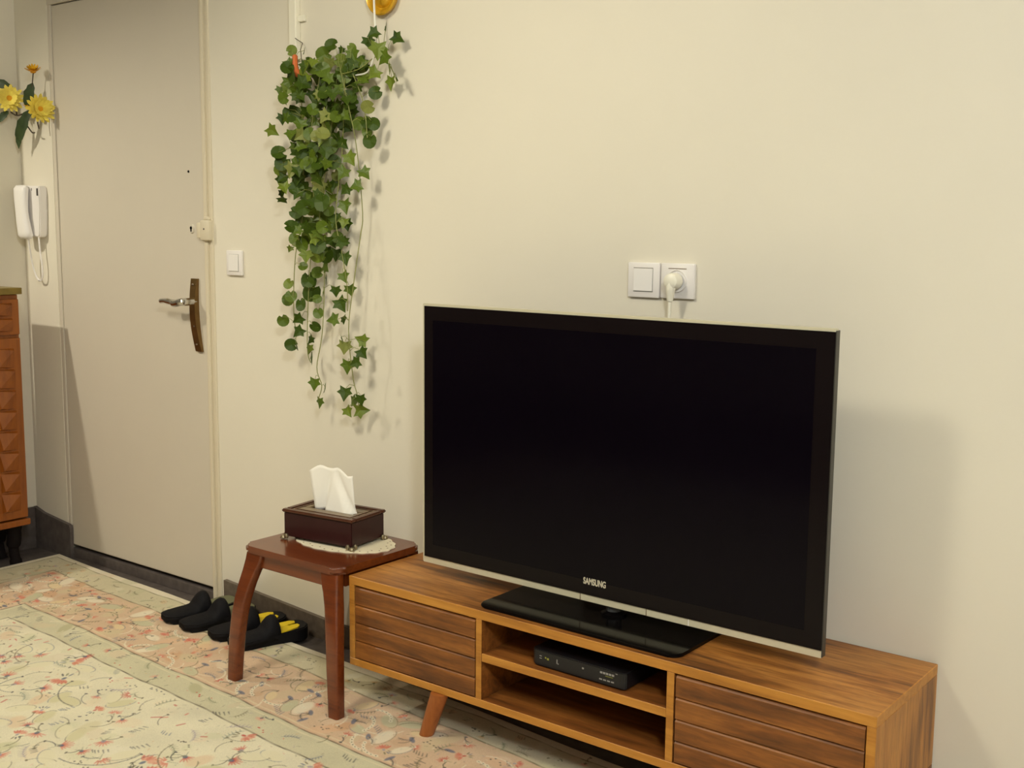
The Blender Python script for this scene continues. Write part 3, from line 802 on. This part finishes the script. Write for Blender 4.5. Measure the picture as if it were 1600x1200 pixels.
def rbox(bm, u0, u1, v0, v1, z0, z1, bev=0.0):
    ve = [bm.verts.new(tb(u, v, z)) for u in (u0, u1) for v in (v0, v1) for z in (z0, z1)]
    F = [(0, 1, 3, 2), (4, 6, 7, 5), (0, 4, 5, 1), (2, 3, 7, 6), (0, 2, 6, 4), (1, 5, 7, 3)]
    fs = [bm.faces.new([ve[i] for i in f]) for f in F]
    if bev: bmesh.ops.bevel(bm, geom=list({e for f in fs for e in f.edges}), offset=bev, segments=2, affect='EDGES')
    return bm
tbx = thing('tissue_box', (c0.x + .12, c0.y + .09, 0.4028), 'dark wooden tissue box on small metal feet standing on the lace doily', 'box')
finish('box_body', rbox(B_(), 0, LB, 0, WB, 0.4105, 0.4795, 0.002), M['box'], tbx)
bm = B_()
rbox(bm, -0.005, LB + 0.005, -0.005, 0.014, 0.4797, 0.4885, 0.003); rbox(bm, -0.005, LB + 0.005, WB - 0.014, WB + 0.005, 0.4797, 0.4885, 0.003)
rbox(bm, -0.005, 0.014, 0.0142, WB - 0.0142, 0.4797, 0.4885, 0.003); rbox(bm, LB - 0.014, LB + 0.005, 0.0142, WB - 0.0142, 0.4797, 0.4885, 0.003)
finish('lid_frame', bm, M['box_rim'], tbx, smooth=True, angle=50)
bm = B_()
rbox(bm, 0.0142, LB - 0.0142, 0.0142, 0.058, 0.4797, 0.4862, 0.002); rbox(bm, 0.0142, LB - 0.0142, 0.088, WB - 0.0142, 0.4797, 0.4862, 0.002)
rbox(bm, 0.0142, 0.045, 0.0581, 0.0879, 0.4797, 0.4862, 0.002); rbox(bm, LB - 0.045, LB - 0.0142, 0.0581, 0.0879, 0.4797, 0.4862, 0.002)
finish('lid_panel', bm, M['box_panel'], tbx)
bm = B_()
for u0, u1, v0, v1 in ((0.022, LB - 0.022, 0.022, 0.0255), (0.022, LB - 0.022, WB - 0.0255, WB - 0.022), (0.022, 0.0255, 0.026, WB - 0.026), (LB - 0.0255, LB - 0.022, 0.026, WB - 0.026)):
    rbox(bm, u0, u1, v0, v1, 0.486, 0.4878, 0.0006)
finish('lid_moulding', bm, M['box_rim'], tbx)
for u, v in ((0, 0), (LB, 0), (0, WB), (LB, WB)):
    bm = B_(); su = -1 if u == 0 else 1; sv = -1 if v == 0 else 1
    q = lambda a, b, z: tb(u + su * a, v + sv * b, z)
    # a little leaf shaped corner foot: two lobes wrapping the corner
    lathe(bm, [(0.0, 0.0), (0.0075, 0.0), (0.009, 0.003), (0.006, 0.009), (0.0, 0.011)], q(0.002, 0.002, 0.4028), (0, 0, 1), 12)
    for da, db in ((0.0035, -0.011), (-0.011, 0.0035)):
        lathe(bm, [(0.0, 0.0), (0.005, 0.001), (0.0065, 0.007), (0.004, 0.013), (0.0, 0.015)], q(da, db, 0.4045), (0, 0, 1), 10)
    finish('foot', bm, M['pewter'], tbx, smooth=True)
bm = B_()
nu, nv = 18, 14
def tiss(i, j):
    u = i / nu; v = j / nv
    x = 1.9475 + (u - .5) * (0.146 + 0.012 * v) - 0.016 * v
    z = 0.4805 + v * (0.113 + 0.014 * math.sin(PI * min(1, u * 1.15)) ** .6 - 0.004 * math.cos(u * 14))
    # a folded sheet: two slanting creases meeting near the top
    c1 = 0.18 + .30 * v; c2 = 0.98 - .42 * v
    dz = min(abs(u - c1), abs(u - c2))
    y = -0.190 + 0.010 * math.exp(-(dz / .07) ** 2) * (1 - .6 * v) - 0.012 * (c1 < u < c2) * (1 - v) * min(1, dz / .1) + 0.004 * math.sin(u * 5)
    return Vector((x, y + (u - .5) * 0.02, z))
G = [[bm.verts.new(tiss(i, j)) for i in range(nu + 1)] for j in range(nv + 1)]
for j in range(nv):
    for i in range(nu): bm.faces.new((G[j][i], G[j][i + 1], G[j + 1][i + 1], G[j + 1][i]))
ti = finish('paper_tissue', bm, M['tissue'], smooth=True, angle=70)
sm = ti.modifiers.new('solid', 'SOLIDIFY'); sm.thickness = 0.0012
tag(ti, 'white folded paper tissue sticking up out of the dark tissue box', 'tissue')

# ---------------------------------------------------------------- slippers
def slipper(toe, ang, label, group, yellow, name='slipper'):
    """toe = point under the toe, ang = heading from toe to heel"""
    L_, W = 0.245, 0.096
    fx, fy = math.cos(ang), math.sin(ang); sx, sy = -fy, fx
    zb = 0.0128
    P = lambda u, v, z: Vector((toe[0] + fx * u + sx * v, toe[1] + fy * u + sy * v, zb + z))
    half = lambda t: W / 2 * (0.42 + 0.58 * (t / .16) ** .55 if t < .16 else (1.0 - 0.14 * math.sin(PI * min((t - .16) / .7, 1)) if t < .86 else math.sqrt(max(0.02, 1 - ((t - .86) / .15) ** 2)) * .97))
    bed = lambda u: 0.027 + 0.012 * max(0.0, (u - .11) / .13)         # the footbed rises to the heel
    th = thing(name, (toe[0] + fx * .12, toe[1] + fy * .12, zb), label, 'slipper', group)
    ts = [0, .015, .04, .08, .13, .2, .3, .4, .5, .6, .7, .8, .87, .93, .97, 1.0]
    out = [(t * L_, half(t)) for t in ts]
    def slab(bm, outl, z0, z1, k0=1.0, k1=1.0, lift=0.0):
        poly = [(u, v) for u, v in outl] + [(u, -v) for u, v in outl[::-1]]
        a = [bm.verts.new(P(u, v * k0, z0(u))) for u, v in poly]
        b = [bm.verts.new(P(u, v * k1, z1(u))) for u, v in poly]
        n = len(poly)
        for i in range(n): bm.faces.new((a[i], a[(i + 1) % n], b[(i + 1) % n], b[i]))
        m_ = n // 2
        for i in range(m_ - 1):
            bm.faces.new((a[i], a[n - 1 - i], a[n - 2 - i], a[i + 1])); bm.faces.new((b[i], b[i + 1], b[n - 2 - i], b[n - 1 - i]))
    bm = B_()
    slab(bm, out, lambda u: 0.008 if u < .012 else 0.0, lambda u: bed(u) - .001, 0.95, 1.0)
    finish('sole', bm, M['rubber'], th, smooth=True, angle=50)
    # upper: a low closed toe that sweeps up into a rounded tongue over the opening
    bm = B_(); rings = []
    n = 14
    ut = [0.0, 0.010, 0.030, 0.055, 0.080, 0.098, 0.106, 0.113, 0.122, 0.134, 0.144]
    hs = [0.011, 0.017, 0.021, 0.024, 0.027, 0.031, 0.042, 0.054, 0.065, 0.070, 0.067]
    for i, u in enumerate(ut):
        w = (half(u / L_) + 0.002) * (1 - .02 * max(0, i - 6)); hgt = hs[i]
        pw = .62
        back = (0.006, 0.004, 0.002, 0.0)[len(ut) - 1 - i] if len(ut) - 1 - i < 4 else 0.0
        rings.append([P(u + back * (1 - math.sin(PI * k / n)), w * math.cos(PI * k / n), 0.013 + hgt * max(0.0, math.sin(PI * k / n)) ** pw) for k in range(n + 1)])
    R_ = loft(bm, rings, close=False, caps=False)
    bm.faces.new([v for v in R_[0]])
    up = finish('upper', bm, M['rubber'], th, smooth=True, angle=60)
    sm = up.modifiers.new('solid', 'SOLIDIFY'); sm.thickness = 0.004; sm.offset = -1
    bm = B_()
    ins = [(u * .97 + .004, v * .90) for u, v in out if u > .09]
    slab(bm, ins, lambda u: bed(u) - .0008, lambda u: bed(u) + .002)
    finish('insole', bm, M['insole'] if yellow else M['insole_g'], th)
    if yellow:
        for pl in ([(.136, -.036), (.150, -.038), (.180, -.038), (.205, -.034), (.216, -.022), (.214, -.007), (.196, -.004), (.190, -.006), (.184, -.001), (.136, -.001)],
                   [(.136, .001), (.184, .001), (.190, .006), (.196, .004), (.212, .007), (.216, .022), (.203, .034), (.178, .038), (.150, .038), (.136, .036)]):
            bm = B_()
            a = [bm.verts.new(P(u, v, bed(u) + .0021)) for u, v in pl]; b = [bm.verts.new(P(u, v, bed(u) + .0060)) for u, v in pl]
            for i in range(len(pl)): bm.faces.new((a[i], a[(i + 1) % len(pl)], b[(i + 1) % len(pl)], b[i]))
            bm.faces.new(a[::-1]); bm.faces.new(b)
            finish('yellow_patch', bm, M['yellow'], th)
slipper((1.214, -0.256), math.radians(74), 'plain black slipper nearest the door, leftmost of the four', 'slippers by the door', False)
slipper((1.322, -0.266), math.radians(75), 'plain black slipper second from the door, right one of the plain pair', 'slippers by the door', False)
slipper((1.455, -0.258), math.radians(72), 'black slipper with yellow insole, the left one behind the table leg', 'slippers by the door', True)
slipper((1.566, -0.270), math.radians(71), 'black slipper with yellow insole, rightmost of the four under the side table', 'slippers by the door', True)

# ---------------------------------------------------------------- carved cabinet
CX, CY1, CZ0, CZ1 = 0.250, -0.157, 0.158, 1.022
cb = thing('carved_cabinet', (0.14, -0.6, 0.0), 'orange brown wooden cabinet with carved doors against the left wall', 'cabinet')
finish('top_slab', bx(0.040, CX + 0.010, -1.07, CY1 + 0.006, CZ1 + 0.002, CZ1 + 0.026, 0.002), M['cab_top'], cb)
finish('body', bx(0.040, CX - 0.014, -1.06, CY1, CZ0 + 0.026, CZ1, 0.002), M['cabinet'], cb)
finish('base_moulding', bx(0.040, CX + 0.004, -1.065, CY1 + 0.003, CZ0, CZ0 + 0.024, 0.004), M['cabinet'], cb)
def tile_mesh(y0, y1, z0, z1, x):
    """raised square with a ridge running along its diagonal"""
    bm = B_(); g = 0.003; h = 0.017
    a = bm.verts.new((x, y0 + g, z0 + g)); b = bm.verts.new((x, y1 - g, z0 + g)); c = bm.verts.new((x, y1 - g, z1 - g)); d_ = bm.verts.new((x, y0 + g, z1 - g))
    r0 = bm.verts.new((x + h, y0 + .010, z0 + .010)); r1 = bm.verts.new((x + h, y1 - .010, z1 - .010))
    for f in ((a, b, r0), (b, c, r1), (b, r1, r0), (c, d_, r1), (d_, a, r0), (d_, r0, r1)): bm.faces.new(f)
    return bm
for k in range(2):
    y1 = CY1 - 0.004 - k * 0.447; y0 = y1 - 0.440
    dw = finish('drawer', bx(CX - 0.0135, CX, y0, y1, 0.876, 1.006, 0.003), M['cabinet'], cb)
    n = 5; w = (0.44 - 0.05) / n; base = None
    for i in range(n):
        ya = y1 - 0.025 - (i + 1) * w
        for zz in (0.886, 0.942):
            if base is None: base = finish('carved_tile', tile_mesh(ya, ya + w, 0.886, 0.940, CX), M['cabinet'], dw)
            else: clone(base, (0, -i * w, zz - 0.886), dw)
    finish('knob', lathe(B_(), [(0.006, 0.0), (0.006, 0.012), (0.013, 0.018), (0.012, 0.026), (0.0, 0.029)], (CX + 0.0, y0 + 0.22, 0.941), (1, 0, 0), 16), M['bronze'], dw, smooth=True)
    do = finish('door', bx(CX - 0.0135, CX, y0, y1, 0.188, 0.864, 0.003), M['cabinet'], cb)
    hh = (0.83 - 0.215) / 8; base = None
    for r in range(8):
        for i in range(n):
            ya = y1 - 0.025 - (i + 1) * w
            if base is None: base = finish('carved_tile', tile_mesh(ya, ya + w, 0.215, 0.215 + hh, CX), M['cabinet'], do)
            else: clone(base, (0, -i * w, r * hh), do)
    finish('knob', lathe(B_(), [(0.006, 0.0), (0.006, 0.012), (0.012, 0.018), (0.011, 0.025), (0.0, 0.028)], (CX + 0.0, (y0 + 0.02 if k == 0 else y1 - 0.02), 0.55), (1, 0, 0), 16), M['bronze'], do, smooth=True)
for y in (-0.185, -1.03):
    for x in (0.07, 0.178):
        bm = tube(B_(), smooth_path([(x, y, CZ0 - 0.0005), (x + 0.006, y, 0.11), (x - 0.004, y, 0.06), (x + 0.006, y, 0.02), (x + 0.010, y, 0.0008)], 4), [0.03] * 3 + [0.026] * 5 + [0.018] * 5 + [0.022] * 3 + [0.024], 12)
        finish('foot', bm, M['backing'], cb, smooth=True)
# ---------------------------------------------------------------- hanging ivy
LEAVES= [('r',1.802,1.792,0.031),('s',1.83,1.777,0.018),('r',1.887,1.776,0.02),('r',1.658,1.785,0.026),('n',1.708,1.778,0.021),('s',1.947,1.788,0.031),('s',1.997,1.803,0.03),('s',2.05,1.789,0.029),('n',2.043,1.814,0.023),('s',2.007,1.76,0.042),('s',2.025,1.737,0.036),('n',2.056,1.705,0.029),('n',2.07,1.679,0.021),('s',2.021,1.675,0.034),('s',1.982,1.7,0.034),('r',1.971,1.648,0.03),('r',1.967,1.608,0.031),('r',1.948,1.568,0.027),('r',1.979,1.562,0.029),('r',1.904,1.568,0.031),('r',1.941,1.543,0.025),('r',1.967,1.516,0.032),('s',1.871,1.59,0.03),('r',1.77,1.768,0.036),('r',1.828,1.747,0.031),('s',1.895,1.757,0.034),('r',1.921,1.732,0.034),('n',1.634,1.72,0.026),('s',1.605,1.677,0.023),('s',1.59,1.598,0.029),('r',1.64,1.607,0.042),('s',1.568,1.562,0.034),('s',1.564,1.469,0.03),('n',1.603,1.443,0.023),('s',1.579,1.416,0.029),('n',1.591,1.377,0.026),('r',1.626,1.314,0.023),('s',1.865,1.474,0.034),('s',1.863,1.432,0.034),('s',1.856,1.385,0.029),('s',1.943,1.43,0.031),('s',1.928,1.393,0.032),('s',1.844,1.34,0.034),('s',1.859,1.292,0.029),('r',1.699,1.75,0.026),('r',1.651,1.748,0.021),('s',1.719,1.735,0.031),('r',1.627,1.236,0.03),('s',1.614,1.213,0.018),('s',1.859,1.287,0.029),('s',1.862,1.236,0.032),('s',1.865,1.191,0.032),('s',1.865,1.138,0.03),('s',1.813,1.095,0.027),('s',1.864,1.1,0.03),('s',1.852,1.059,0.037),('s',1.828,1.012,0.032),('n',1.863,1.014,0.023),('r',1.605,1.107,0.026),('r',1.589,1.058,0.03),('r',1.641,1.072,0.03),('r',1.585,0.995,0.03),('s',1.671,1.006,0.031),('s',1.666,0.967,0.03),('r',1.624,0.924,0.03),('n',1.653,0.923,0.026),('r',1.678,1.118,0.039),('r',1.702,1.085,0.042),('r',1.689,1.049,0.031),('r',1.715,1.144,0.029),('r',1.722,1.117,0.026),('r',1.681,1.162,0.023),('r',1.734,1.067,0.021),('r',1.735,1.025,0.026),('r',1.72,0.984,0.026),('n',1.719,0.947,0.026),('n',1.722,0.894,0.034),('n',1.71,0.919,0.026),('n',1.759,1.159,0.029),('n',1.761,1.126,0.026),('n',1.75,1.085,0.018),('s',1.733,0.817,0.031),('n',1.753,0.799,0.031),('n',1.75,0.762,0.026),('s',1.846,0.934,0.036),('n',1.837,0.952,0.026),('s',1.912,0.955,0.031),('s',1.915,0.92,0.032),('s',1.915,0.893,0.029),('s',1.845,0.876,0.035),('s',1.864,0.801,0.035),('n',1.877,0.775,0.031),('s',1.921,0.787,0.031),('s',1.867,0.746,0.029),('s',1.904,0.75,0.036)]
MASS= [(1.639,1.757),(1.946,1.733),(1.953,1.657),(1.908,1.619),(1.856,1.591),(1.877,1.538),(1.854,1.508),(1.831,1.477),(1.822,1.414),(1.829,1.361),(1.821,1.298),(1.82,1.273),(1.827,1.188),(1.795,1.181),(1.74,1.186),(1.659,1.206),(1.657,1.305),(1.653,1.314),(1.613,1.369),(1.613,1.506),(1.635,1.559),(1.629,1.694)]
STEMS= [[(1.857,1.714),(1.893,1.599),(1.911,1.537),(1.918,1.454),(1.911,1.313),(1.902,1.253),(1.895,1.12),(1.885,0.985),(1.885,0.844),(1.899,0.807),(1.906,0.764)],[(1.819,1.696),(1.793,1.5),(1.758,1.314),(1.752,1.18),(1.752,0.977),(1.746,0.866),(1.765,0.811),(1.748,0.762)],[(1.695,1.716),(1.674,1.504),(1.666,1.314),(1.657,1.195),(1.643,1.038),(1.631,0.947)],[(1.75,1.712),(1.73,1.502),(1.718,1.314),(1.7,1.207),(1.705,1.058),(1.71,0.919),(1.724,0.878)],[(1.865,1.704),(1.924,1.714),(1.968,1.746),(2.018,1.727),(2.053,1.7),(2.075,1.669)],[(1.879,1.692),(1.831,1.498),(1.829,1.313),(1.85,1.225),(1.876,1.119),(1.882,1.039)],[(1.909,1.7),(1.945,1.617),(1.962,1.524)],[(1.687,1.732),(1.66,1.777)]]
def leaf_mesh(kind, name, m):
    bm = B_()
    if kind == 's':
        half = [(0.0, .27), (.20, .34), (.40, .42), (.34, .16), (.55, -.02), (.30, -.14), (.16, -.34), (0.0, -.60)]
        out = half + [(-x, y) for x, y in half[-2:0:-1]]
        c = bm.verts.new((0, .02, -.05))
        v = [bm.verts.new((x, y, .16 * abs(x) - .10 * max(0, -y) ** 2 * 2)) for x, y in out]
    else:
        out = [(0.0, .30)]
        for i in range(13):
            a = PI / 2 + 0.32 + (2 * PI - 0.64) * i / 12
            out.append((.50 * math.cos(a), .50 * math.sin(a) * 1.02))
        c = bm.verts.new((0, .04, -.06))
        v = [bm.verts.new((x, y, .10 * (x * x + y * y) + .05 * math.sin(3 * x + 5 * y))) for x, y in out]
    n = len(v)
    for i in range(n): bm.faces.new((c, v[i], v[(i + 1) % n]))
    me = bpy.data.meshes.new(name); bm.to_mesh(me); bm.free(); me.materials.append(m)
    return me
LM = {}
for k in 'sr':
    for q, mm in (('A', 'leafA'), ('B', 'leafB'), ('C', 'leafC'), ('D', 'leafD')): LM[k + q] = leaf_mesh(k, 'leaf', M[mm])
iv = thing('hanging_ivy', (1.83, -0.05, 1.72), 'bushy green artificial ivy hanging on the wall between door and television', 'plant')
rnd = random.Random(5)
def poly_in(p, P):
    ins = False; n = len(P)
    for i in range(n):
        (x1, y1), (x2, y2) = P[i], P[(i + 1) % n]
        if (y1 > p[1]) != (y2 > p[1]) and p[0] < (x2 - x1) * (p[1] - y1) / (y2 - y1) + x1: ins = not ins
    return ins
VIEW = Vector((0.55, -0.83, 0.05))       # the side of the wall the leaves turn to: out into the room
NL = [0]
def leaf(kind, x, y, z, size, loose=0.5, edge=False):
    nrm = (VIEW + Vector((rnd.gauss(0, .45), rnd.gauss(0, .25), rnd.gauss(.12, .40))) * loose * 1.6).normalized()
    if edge: nrm = (Vector((-0.83, -0.45, 0)) * (1 if rnd.random() < .5 else -1) + VIEW * .35 + Vector((0, 0, rnd.uniform(-.3, .3)))).normalized()
    roll = rnd.gauss(0, .7) if kind == 's' else rnd.uniform(-2, 2)
    up = (Vector((0, 0, 1)) - nrm * nrm.z).normalized(); si = up.cross(nrm).normalized()
    yv = (up * math.cos(roll) + si * math.sin(roll)).normalized(); xv = yv.cross(nrm).normalized()
    R = Matrix((xv, yv, nrm)).transposed()
    q = rnd.random(); cm = 'A' if q < .45 else 'B' if q < .80 else 'C' if q < .96 else 'D'
    o = bpy.data.objects.new('leaf', LM[kind + cm]); COL.objects.link(o); o.parent = iv
    o.location = Vector((x, y, z)) - ORI['hanging_ivy']
    o.rotation_euler = R.to_euler()
    o.scale = (size, size * rnd.uniform(.95, 1.12), size)
    NL[0] += 1
    return yv * (.3 * size)
pet = B_(); stems3 = []
for s in STEMS:
    pts = smooth_path([(x, -0.055 + 0.018 * math.sin(9 * z + x * 31), z) for x, z in s], 5)
    stems3.append(pts)
    finish('stem', tube(B_(), pts, 0.0014, 5), M['vine'], iv)
allp = [p for s in stems3 for p in s]
def petiole(p):
    q = min(allp, key=lambda a: (a - p).length)
    if (q - p).length < .12: tube(pet, [p, (p + q) / 2 + Vector((0, -.002, .008)), q], 0.0008, 4)
for k, x, z, s in LEAVES:
    y = -0.055 + rnd.uniform(-.022, .022)
    b = leaf('s' if k == 'n' else k, x, y, z, s * 1.28, .30, k == 'n')
    petiole(Vector((x, y, z)) + b)
xs = [p[0] for p in MASS]; zs = [p[1] for p in MASS]
placed = []
tries = 0
while NL[0] < 296 and tries < 20000:
    tries += 1
    x, z = rnd.uniform(min(xs), max(xs)), rnd.uniform(min(zs), max(zs))
    if not poly_in((x, z), MASS): continue
    y = rnd.uniform(-.105, -.02)
    p = Vector((x, y, z))
    if any((p - q).length < .019 for q in placed): continue
    placed.append(p)
    big = rnd.random()
    leaf('s' if rnd.random() < .6 else 'r', x, y, z, rnd.uniform(.033, .048), .55)
    if rnd.random() < .4: petiole(p)
o = finish('leaf_stalks', pet, M['vine'], iv); o['kind'] = 'stuff'
finish('hanging_cord', tube(B_(), smooth_path([(1.985, -0.05, 1.765), (1.979, -0.052, 1.83), (1.976, -0.054, 1.95), (1.974, -0.05, 2.3), (1.972, -0.03, 2.70), (1.972, -0.0005, 2.72)], 4), 0.0030, 6), M['cord'], iv)
finish('tie', tube(B_(), smooth_path([(1.985, -0.05, 1.768), (1.972, -0.055, 1.735), (1.945, -0.05, 1.705), (1.90, -0.05, 1.70)], 4), 0.0022, 6), M['cord'], iv)
bm = B_()
tube(bm, smooth_path([(1.672, -0.070, 1.772), (1.676, -0.074, 1.752), (1.682, -0.076, 1.730), (1.690, -0.072, 1.708)], 4), [0.004] + [0.008] * 8 + [0.0095] * 3 + [0.005], 8)
finish('orange_clip', bm, M['orange'], iv, smooth=True)['label'] = 'orange clip'
finish('wire', tube(B_(), [(1.690, -0.060, 1.745), (1.668, -0.045, 1.79), (1.640, -0.012, 1.815), (1.618, -0.0210, 1.83)], 0.0012, 5), M['twig'], iv)
# ---------------------------------------------------------------- artificial flowers by the door
fl = thing('flower_branch', (0.03, -0.06, 1.70), 'yellow artificial daisies with dark leaves hanging in the corner left of the door', 'flowers')
def daisy(c, nrm, r, mats, rows=2, cup=0.25, n=15):
    nrm = Vector(nrm).normalized(); c = Vector(c)
    u = nrm.cross(Vector((0, 0, 1))).normalized(); v = nrm.cross(u)
    bm = B_()
    for row in range(rows):
        rr = r * (1 - .22 * row); h0 = .004 * row
        for k in range(n):
            a = 2 * PI * (k + .5 * row) / n + rnd.uniform(-.06, .06); w = r * .15
            d = u * math.cos(a) + v * math.sin(a); s = nrm.cross(d)
            l = rr * rnd.uniform(.9, 1.06); lift = cup * (1 + .9 * row) + rnd.uniform(-.06, .06)
            q = lambda t, wv, z: c + d * (l * t) + s * wv + nrm * (h0 + l * lift * t * t + z)
            vs = [bm.verts.new(q(*p)) for p in ((.12, -w * .5, 0), (.12, w * .5, 0), (.55, w, .002), (.86, w * .72, 0), (1, 0, -.002), (.86, -w * .72, 0), (.55, -w, .002))]
            bm.faces.new(vs)
    p = finish('flower', bm, M[mats], fl)
    hb = lathe(B_(), [(r * .33, -.002), (r * .38, r * .12), (r * .30, r * .22), (0.0, r * .26)], c, nrm, 16)
    finish('flower_heart', hb, M['heart'], p, smooth=True)
    cal = lathe(B_(), [(0.0, -r * .30), (r * .10, -r * .22), (r * .20, -r * .02), (r * .10, 0.0)], c, nrm, 10)
    finish('calyx', cal, M['twig'], p, smooth=True)
daisy((0.104, -0.078, 1.741), (0.85, -0.52, 0.10), 0.053, 'petal', rows=3)
daisy((0.250, -0.046, 1.697), (0.985, -0.16, 0.06), 0.057, 'petal', rows=3, cup=.36)
daisy((0.224, -0.048, 1.833), (0.35, -0.30, 0.90), 0.030, 'petal_d', cup=.5, n=12)
daisy((0.178, -0.045, 1.708), (0.05, -0.40, 0.85), 0.020, 'petal_d', rows=1, cup=.9, n=8)
def blade(p0, p1, w, bend, side):
    p0, p1 = Vector(p0), Vector(p1); ax = (p1 - p0); s = ax.cross(Vector(side)).normalized(); nn = s.cross(ax).normalized()
    bm = B_(); n = 8; rows = []
    for i in range(n + 1):
        t = i / n; c = p0 + ax * t + nn * bend * math.sin(PI * t)
        ww = w * (math.sin(PI * min(1, t * .92 + .08)) ** .7) * (1 + .12 * math.sin(t * 20)) if 0 < i < n else w * .08
        rows.append([bm.verts.new(c - s * ww + nn * ww * .35), bm.verts.new(c), bm.verts.new(c + s * ww + nn * ww * .35)])
    for a, b in zip(rows, rows[1:]):
        bm.faces.new((a[0], a[1], b[1], b[0])); bm.faces.new((a[1], a[2], b[2], b[1]))
    o = finish('leaf', bm, M['flower_leaf'], fl, smooth=True, angle=60)
FV = (0.6, -0.8, 0.0)
blade((0.208, -0.042, 1.795), (0.161, -0.042, 1.700), 0.020, .006, FV)
blade((0.178, -0.042, 1.700), (0.094, -0.047, 1.575), 0.021, .012, FV)
blade((0.118, -0.042, 1.655), (0.098, -0.047, 1.560), 0.013, .006, FV)
blade((0.100, -0.045, 1.748), (0.040, -0.085, 1.815), 0.023, .010, FV)
blade((0.216, -0.032, 1.670), (0.171, -0.032, 1.705), 0.016, .004, FV)
blade((0.060, -0.06, 1.700), (0.040, -0.09, 1.655), 0.013, .006, FV)
def twig(pts, r=0.0028): finish('stem', tube(B_(), smooth_path(pts, 4), r, 6), M['twig'], fl, smooth=True)
twig([(0.0245, -0.03, 1.70), (0.07, -0.033, 1.685), (0.12, -0.033, 1.690), (0.178, -0.038, 1.700)])
twig([(0.178, -0.038, 1.700), (0.196, -0.042, 1.76), (0.218, -0.045, 1.828)], 0.0022)
twig([(0.181, -0.038, 1.700), (0.211, -0.032, 1.690), (0.244, -0.040, 1.695)])
twig([(0.07, -0.033, 1.685), (0.085, -0.045, 1.71), (0.100, -0.070, 1.737)])
twig([(0.232, -0.042, 1.690), (0.228, -0.042, 1.655), (0.232, -0.040, 1.628)], 0.0030)
twig([(0.151, -0.037, 1.640), (0.178, -0.037, 1.618), (0.196, -0.037, 1.616)], 0.0026)
